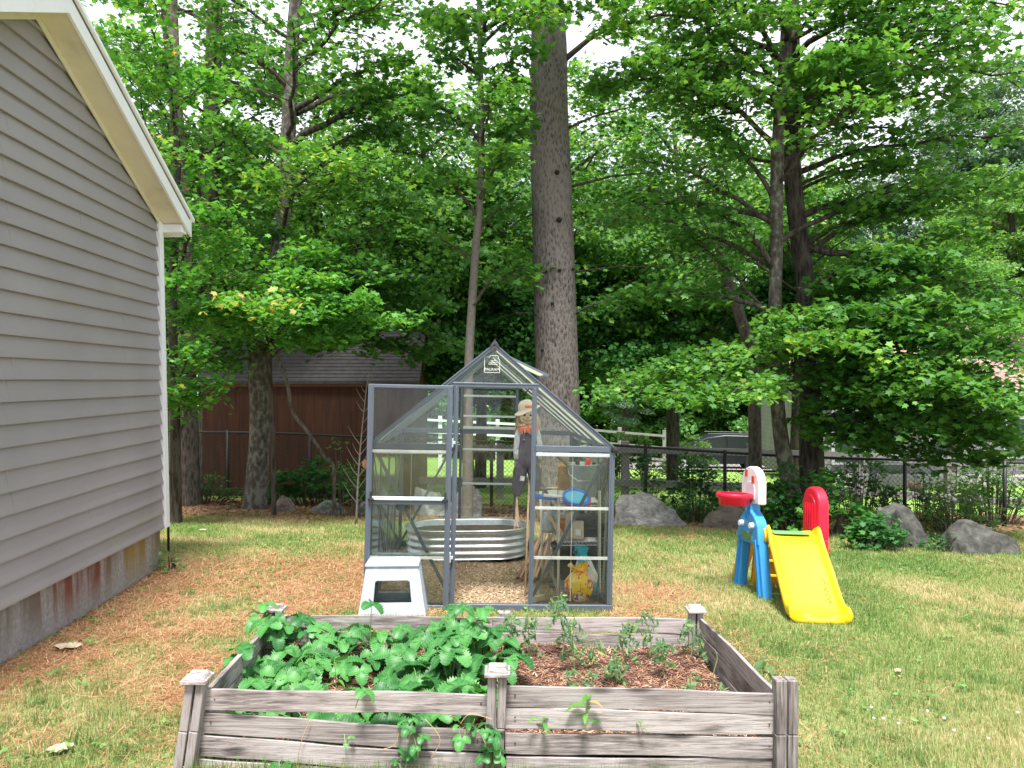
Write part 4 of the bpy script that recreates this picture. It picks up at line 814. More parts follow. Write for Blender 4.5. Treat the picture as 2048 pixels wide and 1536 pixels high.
# woven wires: zigzag vertical strands
mv = []; ml = []; cell = .075; ncol = int((x1-x0)/cell); wr = .0036
for cidx in range(ncol):
    xa = x0+cidx*cell; t = ftop(xa); gzv = float(gz(t[0], t[1]))+.02; nz = int((t[2]-gzv)/(cell/2))
    for off, fl_ in ((0, 0), (cell/2, 1)):
        ps = [(xa+off+(cell/2 if (k+fl_) % 2 else 0), t[1]+.004*fl_, t[2]-k*cell/2) for k in range(nz+1)]
        b0 = len(mv)
        for (a, b_, c_) in ps: mv += [(a-wr, b_, c_), (a+wr, b_, c_), (a, b_+wr*1.6, c_)]
        for k in range(len(ps)-1):
            for e in range(3): ml += [b0+3*k+e, b0+3*k+(e+1) % 3, b0+3*k+3+(e+1) % 3, b0+3*k+3+e]
o = mesh_np('wire_mesh', np.array(mv)-np.array(FL), ml, np.arange(len(ml)//4)*4, M['black'], fence)
# grey rail fence beyond it
M['rail_wood'] = simple('pale_fence_wood', (.24, .235, .23), .85, var=.2, scale=8)
rf_ = thing('rail_fence', 'pale grey two rail wooden fence on the lawn side beyond the chain link', 'fence', G(4, 15)); RL = rf_.location
def rail_z(x, off): return None
rp = [(800, 896, 15.6), (1000, 897, 15.4), (1252, 899, 15.2), (1505, 905, 14.8), (1720, 912, 14.4), (1905, 925, 14.0), (2120, 935, 13.8)]
for (a, b_) in zip(rp[:-1], rp[1:]):
    for dz in (0, -.66):
        A = P(*a)+Vector((0, 0, dz)); B_ = P(*b_)+Vector((0, 0, dz)); MB().bar(A-RL, B_-RL, .04, .14).build('rail', M['rail_wood'], rf_, bevel=.006)
for a in rp:
    t = P(*a); g_ = G(t.x, t.y, -.1); MB().box(((t+g_)/2-RL+Vector((0, .09, .08))), (.15, .15, t.z-g_.z+.16)).build('post', M['rail_wood'], rf_, bevel=.012)
# far white rail fence
wf = thing('rail_fence', 'white rail fence far across the neighbouring lawn', 'fence', G(-1, 27)); WL = wf.location
for (xa, xb, ya, yb, D_) in ((700, 1060, 832, 850, 27), (1060, 1330, 850, 872, 27)):
    for dz in (0, -.42, -.84):
        MB().bar(P(xa, ya, D_)+Vector((0, 0, dz))-WL, P(xb, yb, D_)+Vector((0, 0, dz))-WL, .04, .08).build('rail', M['white'] if xa < 1000 else M['rail_wood'], wf)
for px in (700, 790, 880, 995, 1060, 1150, 1240, 1330):
    t = P(px, np.interp(px, (700, 1330), (832, 872)), 27); g_ = G(t.x, t.y, -.1); MB().box((t+g_)/2-WL+Vector((0, .09, .1)), (.13, .13, t.z-g_.z+.2)).build('post', M['white'] if px < 1100 else M['rail_wood'], wf)
# stockade fence at left
M['stockade'] = boards('stockade_board', (.09, .085, .075), (.17, .155, .14), .15)
sf = thing('wooden_fence', 'dark weathered stockade fence between the left maples and the shed', 'fence', G(-7.0, 15.4)); SLc = sf.location
for k in range(26):
    x = -8.9+k*.155; y = 15.6; MB().prism([(-.068, 0), (.068, 0), (.068, 1.62), (.03, 1.68), (-.03, 1.68), (-.068, 1.62)], -.01, .01).build('picket', M['stockade'], sf).location = Vector((x, y, float(gz(x, y))))-SLc

# ------------------------------------------------------------------ boulders
def rock(px0, px1, top, base, D, label, mat, seed, ft=.5, peak=.5, flat=False):
    r = random.Random(seed); a = P(px0, base, D); b = P(px1, base, D); c = (a+b)/2; wd = (b.x-a.x)/2*1.03; hgt = (base-top)/F*D*1.02
    z0 = float(gz(c.x, c.y)); gpx = (c.z+z0)/2; 
    import bmesh
    bm = bmesh.new(); bmesh.ops.create_icosphere(bm, subdivisions=5, radius=1)
    ph = [Vector((r.gauss(0, 1), r.gauss(0, 1), r.gauss(0, 1))) for _ in range(9)]; cut = [(Vector((r.gauss(0, 1), r.gauss(0, 1), abs(r.gauss(0, 1))+.2)).normalized(), r.uniform(.48, .78)) for _ in range(13)]
    from mathutils import noise
    for v in bm.verts:
        p = v.co.copy()
        for n_, d_ in cut:
            e = p.dot(n_)-d_
            if e > 0: p -= n_*e*.92
        p *= 1+.16*noise.noise(p*1.6+ph[0])+.08*noise.noise(p*4+ph[1])+.035*noise.noise(p*9+ph[2])+.02*noise.noise(p*20+ph[3])-.05*max(0, .12-abs(noise.noise(p*2.2+ph[4])))/.12
        if p.z < 0: p.z *= .4
        sh = (peak-.5)*1.5*max(0, p.z)
        v.co = Vector((p.x*wd+sh*wd, p.y*wd*ft*1.1, p.z*hgt*1.12))
    mxx = max(v.co.z for v in bm.verts); mnx = min(v.co.x for v in bm.verts); mx2 = max(v.co.x for v in bm.verts)
    for v in bm.verts: v.co.x = ((v.co.x-mnx)/(mx2-mnx)*2-1)*wd
    for v in bm.verts: v.co.z *= hgt/mxx if v.co.z > 0 else 1
    me = bpy.data.meshes.new('boulder'); bm.to_mesh(me); bm.free(); me.materials.append(mat); me.polygons.foreach_set('use_smooth', np.ones(len(me.polygons), bool))
    o = bpy.data.objects.new('boulder', me); COL.objects.link(o); o.location = (c.x, c.y, z0-.02); return tag(o, label, 'boulder', 'boulders lined up along the fence')
def rD(x, y):   # distance at which the ground appears at image row y
    for D in np.arange(5, 16, .05):
        if (HZ-y)/F*D > float(gz((x-1024)/F*D, D)): continue
        return float(D)
    return 12.
def rD2(x, y):
    best = min(np.arange(3, 16, .03), key=lambda D: abs((HZ-y)/F*D-float(gz((x-1024)/F*D, D)))); return float(best)
for (a, b, t, s_, lb, mt, sd_, ft, pk) in ((543, 598, 972, 1008, 'small brown boulder half hidden by the leafy seedlings', 'rock_brown', 1, .7, .5),
    (618, 698, 983, 1012, 'low rounded grey boulder beneath the leafy seedlings', 'rock', 2, .5, .55),
    (704, 760, 988, 1018, 'small pale boulder behind the open greenhouse door', 'rock', 3, .6, .5),
    (815, 900, 972, 1030, 'grey boulder seen through the open greenhouse door', 'rock', 4, .6, .5),
    (885, 975, 958, 1028, 'tall rounded boulder behind the steel tub', 'rock', 5, .7, .55),
    (1222, 1380, 990, 1056, 'pointed grey boulder right of the greenhouse', 'rock', 6, .5, .3),
    (1388, 1520, 1012, 1063, 'broad brown boulder behind the toy hoop', 'rock_brown', 7, .55, .5),
    (1652, 1712, 1038, 1078, 'small brown boulder right of the red toy panel', 'rock_brown', 8, .6, .5),
    (1725, 1872, 1008, 1098, 'large dark domed boulder among the maple seedlings', 'rock_dark', 9, .6, .5),
    (1880, 2055, 1044, 1112, 'long low grey boulder at the right edge', 'rock_dark', 10, .5, .45)):
    rock(a, b, t, s_, min(11.8, rD2((a+b)/2, s_-6)), lb, M[mt], sd_, ft, pk)

# ------------------------------------------------------------------ undergrowth
def shrub(name, label, cat, px0, px1, top, base, D, n, size, mat, seed, shape=STAR5, group=None, tb=0, dens=1.0):
    r = random.Random(seed); a = P(px0, base, D); b = P(px1, base, D); c = (a+b)/2; g_ = G(c.x, c.y); hgt = (HZ-top)/F*D-g_.z; root = thing(name, label, cat, g_, group=group)
    cn = Canopy(seed); wd = (b.x-a.x)/2
    for i in range(n):
        x = r.uniform(-1, 1); y = r.uniform(-.5, .4); h_ = hgt*math.sqrt(max(.05, 1-x*x))*r.uniform(.35, 1); e = Vector((g_.x+x*wd, g_.y+y*min(wd, .9), g_.z+h_)); s_ = Vector((g_.x+x*wd*.5, g_.y+y*.3, g_.z-.02))
        cn.mb.tube([s_, (s_+e)/2+Vector((0, 0, .05)), e], [.008, .006, .003], 5, caps=False); cn.cluster(e, .13+.05*r.random(), int(14*dens), size, .25, tb)
        cn.cluster((s_*.4+e*.6), .12, int(6*dens), size, .3, tb-.1)
    lo = g_; cn.mb.build('stem', M['twig'], root, smooth=True).location = -lo
    f = leaves('foliage', np.array(cn.lp), np.array(cn.ln), np.array(cn.ls), mat, root, shape, np.array(cn.lt), seed=seed); f.location = -lo; return root
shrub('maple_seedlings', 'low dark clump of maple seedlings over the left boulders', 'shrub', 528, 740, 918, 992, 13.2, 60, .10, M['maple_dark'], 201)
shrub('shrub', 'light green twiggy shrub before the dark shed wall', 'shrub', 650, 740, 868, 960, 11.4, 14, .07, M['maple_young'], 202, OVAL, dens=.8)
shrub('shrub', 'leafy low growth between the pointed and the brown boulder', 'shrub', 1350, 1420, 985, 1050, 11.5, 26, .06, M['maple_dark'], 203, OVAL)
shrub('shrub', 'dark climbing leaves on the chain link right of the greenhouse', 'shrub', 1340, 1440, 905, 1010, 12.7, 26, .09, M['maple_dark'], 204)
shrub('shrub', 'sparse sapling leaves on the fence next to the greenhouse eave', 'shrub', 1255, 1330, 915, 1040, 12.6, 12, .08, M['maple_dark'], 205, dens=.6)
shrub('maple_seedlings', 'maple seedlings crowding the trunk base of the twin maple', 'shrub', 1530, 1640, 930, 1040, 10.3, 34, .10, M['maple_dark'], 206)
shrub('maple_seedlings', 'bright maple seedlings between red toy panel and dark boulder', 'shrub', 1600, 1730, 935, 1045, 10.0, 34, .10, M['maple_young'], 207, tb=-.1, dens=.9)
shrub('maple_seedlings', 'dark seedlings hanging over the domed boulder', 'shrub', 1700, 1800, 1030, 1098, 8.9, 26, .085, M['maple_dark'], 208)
shrub('shrub', 'leafy weeds between the two dark right hand boulders', 'shrub', 1830, 1990, 965, 1050, 10.6, 50, .07, M['pale_leaf'], 209, OVAL)
shrub('shrub', 'weeds in front of the long right hand boulder', 'shrub', 1850, 1900, 1070, 1110, 8.9, 12, .05, M['maple_dark'], 210, OVAL)
shrub('shrub', 'low weeds at the foot of the left chain link fence', 'shrub', 330, 480, 950, 990, 13.2, 40, .06, M['maple_dark'], 211, OVAL)
shrub('shrub', 'tangled undergrowth behind the brown boulder', 'shrub', 1420, 1560, 930, 1050, 11.9, 40, .07, M['maple_dark'], 213, OVAL, dens=.8)
shrub('shrub', 'tangled undergrowth behind the greenhouse', 'shrub', 1130, 1240, 940, 1030, 12.2, 22, .06, M['maple_dark'], 214, OVAL, dens=.7)
shrub('shrub', 'rounded pale leaved shrub on the far lawn right of the greenhouse', 'shrub', 1222, 1262, 855, 890, 22, 30, .13, M['pale_leaf'], 215, OVAL)
shrub('shrub', 'second pale shrub on the far lawn beside the rounded one', 'shrub', 1272, 1310, 862, 892, 22, 26, .13, M['pale_leaf'], 216, OVAL)
shrub('shrub', 'long low pale hedge of weeds on the far lawn before the car', 'shrub', 1320, 1440, 868, 893, 24, 50, .13, M['pale_leaf'], 217, OVAL)
shrub('weed', 'small bright weed growing against the stained concrete base', 'weed', 108, 150, 1248, 1282, 5.15, 7, .045, M['pale_leaf'], 221, OVAL, dens=.7)
shrub('weed', 'low weed against the concrete base near the left edge of the photo', 'weed', 22, 62, 1302, 1325, 4.75, 5, .045, M['pale_leaf'], 222, OVAL, dens=.6)
shrub('weed', 'weed at the foot of the white house corner', 'weed', 318, 352, 1108, 1150, 6.5, 7, .045, M['pale_leaf'], 223, OVAL, dens=.7)
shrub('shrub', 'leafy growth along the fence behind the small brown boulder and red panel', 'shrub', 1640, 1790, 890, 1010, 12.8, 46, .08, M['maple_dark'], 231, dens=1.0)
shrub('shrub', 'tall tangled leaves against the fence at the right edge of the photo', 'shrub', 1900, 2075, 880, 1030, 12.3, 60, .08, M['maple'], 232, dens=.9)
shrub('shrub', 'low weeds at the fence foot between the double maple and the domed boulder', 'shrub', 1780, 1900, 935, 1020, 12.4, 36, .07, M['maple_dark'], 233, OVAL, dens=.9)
# leaf litter under the fence line
X = rng.uniform(-9, 9, 9000); Y = rng.uniform(10.6, 14.2, 9000)
pz = np.stack([X, Y, gz(X, Y)+.015], 1)
tag(leaves('leaf_litter', pz, np.stack([rng.normal(0, .3, 9000), rng.normal(0, .3, 9000), np.ones(9000)], 1), rng.uniform(.05, .10, 9000), M['dead_leaf'], shape=LOBE), 'brown dead leaves covering the ground along the fence', 'leaf litter', kind='stuff')
# curled dead leaves lying on the lawn
for (px, py, lb, sz) in ((135, 1302, 'curled pale dead leaf on the needles beside the concrete base', .16), (118, 1515, 'withered pale leaf on the grass at the lower left corner', .10), (1798, 1352, 'small crumpled pale leaf on the right hand lawn', .06), (405, 1065, 'twisted dead leaf on the lawn left of the greenhouse', .10)):
    D_ = rD2(px, py); c = G((px-1024)/F*D_, D_, .012); mb = MB()
    n_ = 9
    vs_ = []
    for i in range(n_):
        t = i/(n_-1)-.5; wq = (.22+.10*(i % 2))*sz*(1-(2*t)**2)+.004; vs_ += [(t*sz, -wq, .02+.03*math.sin(i*1.7)*sz*4*.3), (t*sz, 0, .004+.01*math.cos(i*2.1)), (t*sz, wq, .025)]
    mb.add(vs_, [(3*i+j, 3*i+3+j, 3*i+4+j, 3*i+1+j) for i in range(n_-1) for j in (0, 1)])
    o = mb.build('dead_leaf', simple('dry_leaf', (.40, .33, .24), .8, var=.3, scale=40), smooth=True); o.location = c; o.rotation_euler = (0, 0, R(px % 40-10)); tag(o, lb, 'leaf')
fl = MB().lathe([(0.001, 0), (.005, .002), (.007, .006), (.006, .010), (.001, .012)], (0, 0, .03), 8)
fo_ = None
for (px, py) in ((1744, 1430), (1768, 1452), (1799, 1465), (1857, 1438), (1890, 1455), (1910, 1477), (1979, 1493), (1749, 1454), (2038, 1440)):
    D_ = rD2(px, py); c = G((px-1024)/F*D_, D_)
    if fo_ is None: o = fl.build('clover_flower', M['white'], smooth=True); fo_ = o
    else: o = fo_.copy(); COL.objects.link(o)
    o.location = c; tag(o, 'tiny white clover flower in the lower right lawn', 'flower', 'clover flowers in the right hand lawn')

# bare sapling
sb = P(712, 1025, 10.2); sb = G(sb.x, sb.y); sp_ = thing('bare_sapling', 'leafless pale sapling left of the open greenhouse door', 'tree', sb)
pts = [Vector(p) for p in smooth_path([sb-sb, P(716, 960, 10.2)-sb, P(722, 880, 10.2)-sb, P(730, 800, 10.2)-sb, P(737, 745, 10.2)-sb], 16)]
mb = MB().tube(pts, list(np.linspace(.016, .004, 16)), 7); r_ = random.Random(3)
for i in range(2, 15):
    for sg in (-1, 1):
        if r_.random() < .85:
            l = .42*(1-i/22)*r_.uniform(.6, 1.1); a = pts[i]; e = a+Vector((sg*l*.55, r_.uniform(-.2, .2)*l, l*.85)); mb.tube([a, (a+e)/2-Vector((0, 0, .02)), e], [.006, .004, .0018], 5, caps=False)
mb.build('trunk', M['sapling_bark'], sp_, smooth=True)

# ------------------------------------------------------------------ raised bed
BY, BD, BX0, BX1 = 3.13, 1.30, -1.29, 1.115
bed = thing('raised_bed', 'weathered grey wooden raised planting bed in the foreground', 'raised bed', (0, BY, -1.66))
def bl(p): return Vector(p)-bed.location
def board(a, b, hgt, th, mat, name='board', sw=0):
    """a plank from a to b (top edge), subdivided and slightly warped"""
    a = Vector(a); b = Vector(b); n_ = 14; vs_ = []; d = (b-a).normalized(); nr = d.cross(Vector((0, 0, 1))).normalized(); r = random.Random(hash((round(a.x, 2), round(a.z, 3))) & 0xffff)
    ph = r.uniform(0, 6)
    for i in range(n_+1):
        t = i/n_; p = a.lerp(b, t)+nr*.004*math.sin(t*5+ph)+Vector((0, 0, .0025*math.sin(t*9+ph)+r.uniform(-.001, .001)))
        hh_ = hgt+r.uniform(-.0015, .0015)
        vs_ += [p-nr*th/2-Vector((0, 0, .003)), p+nr*th/2, p+nr*th/2-Vector((0, 0, hh_)), p-nr*th/2-Vector((0, 0, hh_))]
    fs = [(0, 3, 2, 1), tuple(4*n_+k for k in (0, 1, 2, 3))]
    for i in range(n_):
        for k in range(4): fs.append((4*i+k, 4*i+(k+1) % 4, 4*i+4+(k+1) % 4, 4*i+4+k))
    mb = MB(); mb.add([v-bed.location for v in vs_], fs); return mb.build(name, mat, bed, bevel=.003)
def Pf(x, y, D=BY): return P(x, y, D)
PH = .0858
board(Pf(408, 1378), Pf(983, 1389), PH, .02, M['wood_x']); board(Pf(400, 1424, 3.128), Pf(975, 1464, 3.128), PH, .02, M['wood_x2']); board(Pf(392, 1470, 3.126), Pf(972, 1511, 3.126), PH, .02, M['wood_x']); board(Pf(386, 1517, 3.124), Pf(970, 1558, 3.124), PH, .02, M['wood_x'])
board(Pf(1010, 1371), Pf(1560, 1386), PH, .02, M['wood_x2']); board(Pf(1010, 1414), Pf(1560, 1429), PH, .02, M['wood_x']); board(Pf(1010, 1466), Pf(1560, 1474), PH, .02, M['wood_x']); board(Pf(1012, 1514), Pf(1560, 1519), PH, .02, M['wood_x'])
DB = BY+BD
for (sx1, sy1) in ((428, 1400), (962, 1408), (420, 1445), (955, 1482), (1030, 1392), (1540, 1406), (1030, 1436), (1540, 1450), (1030, 1488), (1540, 1494)):
    c_ = bl(P(sx1, sy1, BY-.0125)); MB().tube([c_, c_-Vector((0, .002, 0))], .0038, 8).build('screw', simple('rusty_screw', (.07, .05, .04), .6), bed)
for (xa, xb, ya, yb) in ((566, 985, 1230, 1234), (985, 1390, 1234, 1237)):
    for k in range(4): board(P(xa, ya+k*31.2, DB), P(xb, yb+k*31.2, DB), PH, .02, M['wood_x'])
for (xa, ya, xb, yb) in ((1402, 1236, 1558, 1385), (548, 1234, 412, 1380)):
    for k in range(4): board(P(xa, ya, DB-.02)-Vector((0, 0, k*.091)), P(xb, yb, BY+.02)-Vector((0, 0, k*.091)), PH, .02, M['wood_y'], 'side_board')
def post(top, bot, cap, w=.036, capm=None):
    top = Vector(top); bot = Vector(bot); d = (top-bot).normalized()
    o = MB()
    for sx in (-1, 1):
        off = Vector((sx*(w/2+.0035), 0, 0)); mid = (top+bot)/2
        o.bar(bl(bot+off), bl(mid+off), w, .062, (0, 1, 0)).bar(bl(mid+off+Vector((.002, 0, .002))), bl(top+off), w-.002, .058, (0, 1, 0))
    o.box(bl((top+bot)/2), (.012, .035, (top-bot).length*.98), Matrix.Identity(3))
    p_ = o.build('post', M['wood_z'], bed, bevel=.004)
    if cap:
        c = bl(top); k = MB().box(c+Vector((0, 0, .008)), (.104, .104, .016)); k.box(c+Vector((0, 0, .024)), (.088, .088, .018), taper=.75)
        k.build('cap', weathered('post_cap_wood', (6, 20, 20), 1.05), p_, bevel=.004)
    return p_
post(P(394, 1362, 3.11), P(366, 1560, 3.09), True); post(P(995, 1348, 3.10), P(985, 1560, 3.10), True); post(P(1571, 1358, 3.11), P(1570, 1575, 3.11), False, .042)
post(P(1392, 1223, 4.43), P(1385, 1370, 4.43), True); post(P(550, 1222, 4.43), P(556, 1370, 4.43), True); post(P(1008, 1224, 4.45), P(1008, 1370, 4.45), False)
# soil
SZ = -1.52
sn = 40; sx_ = np.linspace(BX0+.03, BX1-.03, sn); sy_ = np.linspace(BY+.03, DB-.03, sn); SX, SY = np.meshgrid(sx_, sy_); SXs = SX-.048*(SY-BY)
SZZ = SZ+.03*(fbm(SX, SY, .25, 3)-.5)*2-.02*np.clip((SX-.2), 0, 1)
ii = np.arange(sn*sn).reshape(sn, sn); qq = np.stack([ii[:-1, :-1], ii[:-1, 1:], ii[1:, 1:], ii[1:, :-1]], -1).reshape(-1, 4)
soil = mesh_np('soil', np.stack([SXs.ravel(), SY.ravel(), SZZ.ravel()], 1)-np.array(bed.location), qq.ravel(), np.arange(len(qq))*4,
               simple('bed_soil', (.10, .055, .04), .95, var=.5, scale=40, bump=.8, bscale=80), bed, smooth=True)
nc = 24000; cx_ = rng.uniform(BX0+.03, BX1-.03, nc); cy_ = rng.uniform(BY+.03, DB-.03, nc)
blades('bark_mulch', cx_-.048*(cy_-BY), cy_, rng.uniform(.008, .045, nc), rng.uniform(.0025, .008, nc), rng.random(nc), M['mulch'], flat=True, z=SZ+.03*(fbm(cx_, cy_, .25, 3)-.5)*2-.02*np.clip(cx_-.2, 0, 1), zoff=.006,
       label='reddish brown shredded bark mulch filling the raised bed', cat='mulch')

# strawberry plants: trifoliate toothed leaves on stalks
def berry_leaflet():
    n_ = 15; L = []; Rr = []
    for i in range(n_):
        t = i/(n_-1); w_ = .43*math.sin(PI*(t*.86+.05))**.7; tooth = .075 if i % 2 else -.035
        L.append((-(w_+tooth*(.2 < t)), t)); Rr.append((w_+tooth*(.2 < t), t))
    return L, Rr, n_
LL, RR_, NN = berry_leaflet()
def strawberry_leaf(mb_v, mb_l, mb_s, tint, c, up, az, size, tval):
    """three leaflets around c"""
    for k, da in enumerate((-1.75, 0, 1.75)):
        a = az+da; dr_ = Vector((math.cos(a), math.sin(a), 0)); upv = Vector(up).normalized(); d = (dr_-upv*dr_.dot(upv)).normalized(); s = upv.cross(d)
        b0 = len(mb_v); sz = size*(1.05 if k == 1 else .92)
        for i in range(NN):
            t = LL[i][1]; mid = c+d*(t*sz)+upv*(.10*sz*math.sin(PI*t)-.30*sz*t*t)
            for x, zc in ((LL[i][0], .18), (LL[i][0]*.5, .045), (0, -.02), (RR_[i][0]*.5, .045), (RR_[i][0], .18)):
                rip = .03*math.sin(i*PI)*abs(x)
                mb_v.append(mid+s*(x*sz)+upv*(zc*abs(x)*sz*1.3+(.03*sz if (i % 2) else -.03*sz)*(abs(x) > .1)))
        for i in range(NN-1):
            for j in range(4): q_ = b0+i*5+j; mb_l += [q_, q_+1, q_+6, q_+5]; mb_s.append(len(mb_l)-4)
        tint += [tval+(.16 if j in (0, 4) else 0)+(.30 if j == 2 else 0)+(-.22 if (i+(1 if j in (0, 4) else 0)) % 2 else .14) for i in range(NN) for j in range(5)]
def strawberry(x, y, z, n_, hgt, size, label, seed, group='strawberry plants in the left half of the raised bed', reach=.14):
    r = random.Random(seed); base = Vector((x, y, z)); root = thing('strawberry_plant', label, 'strawberry plant', base, group=group)
    v = []; l = []; s = []; ti_ = []; st_ = MB()
    for i in range(n_):
        a = i*2.4+r.uniform(-.4, .4); q_ = reach*math.sqrt((i+.6)/n_)*r.uniform(.8, 1.2); h_ = hgt*r.uniform(.65, 1.1)*(1-.35*(q_/reach)**2)
        c = Vector((math.cos(a)*q_, math.sin(a)*q_, h_)); up = Vector((math.cos(a)*.55*q_/reach+r.gauss(0, .12), math.sin(a)*.55*q_/reach-.12+r.gauss(0, .12), 1))
        st_.tube([Vector((0, 0, 0)), c*.55+Vector((0, 0, .02)), c], [.0028, .0022, .0016], 5, caps=False)
        strawberry_leaf(v, l, s, ti_, c, up, a+r.uniform(-.5, .5), size*r.uniform(.6, 1.22), r.uniform(.15, .95))
    st_.build('stem', M['tomato_stem'], root, smooth=True)
    mesh_np('leaf', [tuple(q_) for q_ in v], l, s, M['straw_leaf'], root, smooth=True, attrs=dict(tint=ti_))
    return root
M['tomato_stem'] = simple('green_stem', (.20, .28, .11), .7, var=.2)
rs = random.Random(99); cnt = 0
SBL = 'strawberry plant with broad toothed green leaves crowding the left half of the raised bed'
for gy_ in range(6):
    for gx_ in range(8):
        x = -1.20+gx_*.163+rs.uniform(-.05, .05); y = 3.31+gy_*.19+rs.uniform(-.05, .05); x -= .048*(y-BY)
        if x > .02-.1*(gy_ < 1): continue
        SBL = 'strawberry plant with broad toothed leaves, %s row from the front board, %s from the left' % (ORD[gy_], ORD[gx_])
        u = x+1.2
        if -.95 < x < -.55 and 3.5 < y < 3.85 and rs.random() < .7: continue     # thin spot
        if rs.random() < .12: continue
        tall = .11+.07*np.clip((x+.55)/.5, 0, 1)+rs.uniform(-.02, .03)
        if rs.random() < .2: tall += .06
        tall += .03*(gy_ >= 4)
        strawberry(x, y, SZ, 4 if x < -.5 else 5, tall, .084+.012*(x > -.5), SBL, 300+cnt, reach=.12+.02*(x > -.5)); cnt += 1
def tall_leaf(px, py, D, lb, n_=1, size=.07, z=SZ):
    t = P(px, py, D); strawberry(t.x, t.y, z, n_, t.z-z, size, lb, int(px), group=None, reach=.01 if n_ == 1 else .07)
tall_leaf(740, 1195, 4.2, 'single tall strawberry leaf standing up in front of the plastic stool'); tall_leaf(787, 1220, 4.15, 'upright folded strawberry leaf right of the tall single leaf before the stool', 2)
tall_leaf(915, 1188, 4.1, 'tallest strawberry leaves at the back of the bed below the open door', 4); tall_leaf(520, 1212, 4.3, 'strawberry leaves poking up beside the back left post cap', 4)
tall_leaf(960, 1225, 3.9, 'big strawberry clump in the back right of the strawberry half', 8, .085); tall_leaf(545, 1235, 4.1, 'strawberry clump at the back left corner of the bed', 7, .075)
tall_leaf(475, 1300, 3.7, 'strawberry leaves leaning over the left side boards', 5, .07); tall_leaf(900, 1275, 3.7, 'large leaved strawberry plant in the middle right of the strawberry half', 9, .09)
def front_sprig(px, py, D, lb, n_, size, hgt=.10):
    c = P(px, py, D); strawberry(c.x, c.y, c.z-hgt*.8, n_, hgt, size, lb, int(px)+5, group=None, reach=.05)
front_sprig(710, 1385, 3.08, 'strawberry leaf hanging in front of the top left front board', 1, .05, .08)
front_sprig(815, 1440, 3.08, 'strawberry runner leaves in the gap under the top left front board', 4, .03)
front_sprig(835, 1478, 3.08, 'strawberry runner leaves trailing over the second left front board', 4, .03)
front_sprig(808, 1520, 3.07, 'lowest strawberry runner leaves on the third left front board', 3, .035)
front_sprig(975, 1460, 3.05, 'strawberry leaves growing out at the middle front post', 6, .035); front_sprig(985, 1500, 3.05, 'drooping leaves below the middle front post', 6, .04)
front_sprig(925, 1455, 3.07, 'pale strawberry leaves behind the sagging board near the middle post', 4, .035)
for (px, py, lb) in ((690, 1475, 'tiny green sprig on the left front boards'), (560, 1530, 'dark green leaf at the bottom left of the front boards')): front_sprig(px, py, 3.09, lb, 3, .02 if px > 600 else .045, .05)
# runners
for k, pl in enumerate([[P(620, 1440, 3.10), P(600, 1490, 3.09), P(590, 1550, 3.09)], [P(800, 1450, 3.09), P(790, 1490, 3.08), P(765, 1500, 3.08)], [P(850, 1440, 3.09), P(880, 1480, 3.08), P(860, 1520, 3.08)], [P(985, 1440, 3.05), P(940, 1430, 3.06), P(920, 1450, 3.07)]]):
    o = MB().tube(smooth_path(pl, 12), .0016, 5).build('runner', simple('runner_stem', (.45, .30, .16), .7, var=.3), smooth=True, origin=pl[-1])
    tag(o, ['thin straw coloured runner over the left front boards', 'reddish strawberry runner on the second left front board', 'thin runner beside the drooping front leaves', 'dry yellow stalk curling at the middle front post'][k], 'runner')

# weedy sprigs with pointed leaves
def sprig(px, py, D, z, lb, n_, size, seed, mat='maple_young', cat='weed', droop=0, nm='weed', hw=.4, curl=0.5, thick=.0022):
    r = random.Random(seed); t = P(px, py, D); base = Vector((t.x, t.y, z)); root = thing(nm, lb, cat, base); hgt = t.z-z
    sway = Vector((r.uniform(-.02, .02), r.uniform(-.02, .02), 0)); pts_ = [Vector((0, 0, 0)), sway+Vector((0, 0, hgt*.5)), Vector((0, 0, hgt))]
    mb = MB().tube(smooth_path(pts_, 8), list(np.linspace(thick, thick*.5, 8)), 5)
    pos = []; nr = []; sz = []; yw = []; V_ = []; Lp = []; Sp = []; T_ = []
    for i in range(n_):
        f = .25+.75*i/max(1, n_-1); c = Vector(smooth_path(pts_, 40)[int(f*39)]); a = i*2.4+r.uniform(-.3, .3); L = size*(1.15-.5*abs(f-.6))*r.uniform(.8, 1.2)
        d = Vector((math.cos(a), math.sin(a), 0)); s = Vector((-d.y, d.x, 0)); b0 = len(V_); K = 7
        for k in range(K):
            u = k/(K-1); p_ = c+d*(L*u*(1-droop*.5*u))+Vector((0, 0, L*(curl*u-(curl+.25+droop*1.2)*u*u))); wq = L*hw*.5*math.sin(PI*min(1, u*.93+.04))
            V_ += [p_+s*wq+Vector((0, 0, wq*.3)), p_, p_-s*wq+Vector((0, 0, wq*.3))]
        for k in range(K-1):
            for j in (0, 1): q_ = b0+3*k+j; Lp += [q_, q_+1, q_+4, q_+3]; Sp.append(len(Lp)-4)
        T_ += [min(1, max(0, r.gauss(.55, .2)))]*(K*3)
    mb.build('stem', M['tomato_stem'], root, smooth=True)
    mesh_np('leaf', [tuple(q_) for q_ in V_], Lp, Sp, M[mat], root, smooth=True, attrs=dict(tint=T_)); return root
zf = -1.50
sprig(1180, 1395, 3.09, P(0, 1462, 3.09).z, 'bright pointed leaved weed growing from the right front boards', 8, .075, 1, hw=.34)
sprig(1080, 1440, 3.09, P(0, 1470, 3.09).z, 'small bright sprig in the board gap right of the middle post', 5, .05, 2, hw=.34)
sprig(1287, 1440, 3.09, P(0, 1466, 3.09).z, 'tiny sprig in the right hand board gap', 3, .022, 3)
sprig(620, 1300, 3.6, SZ, 'tall pointed leaved weed among the strawberry leaves', 16, .06, 4, hw=.25)
sprig(668, 1320, 3.5, SZ, 'second slim weed right of the tall one in the strawberries', 12, .05, 5, hw=.25)
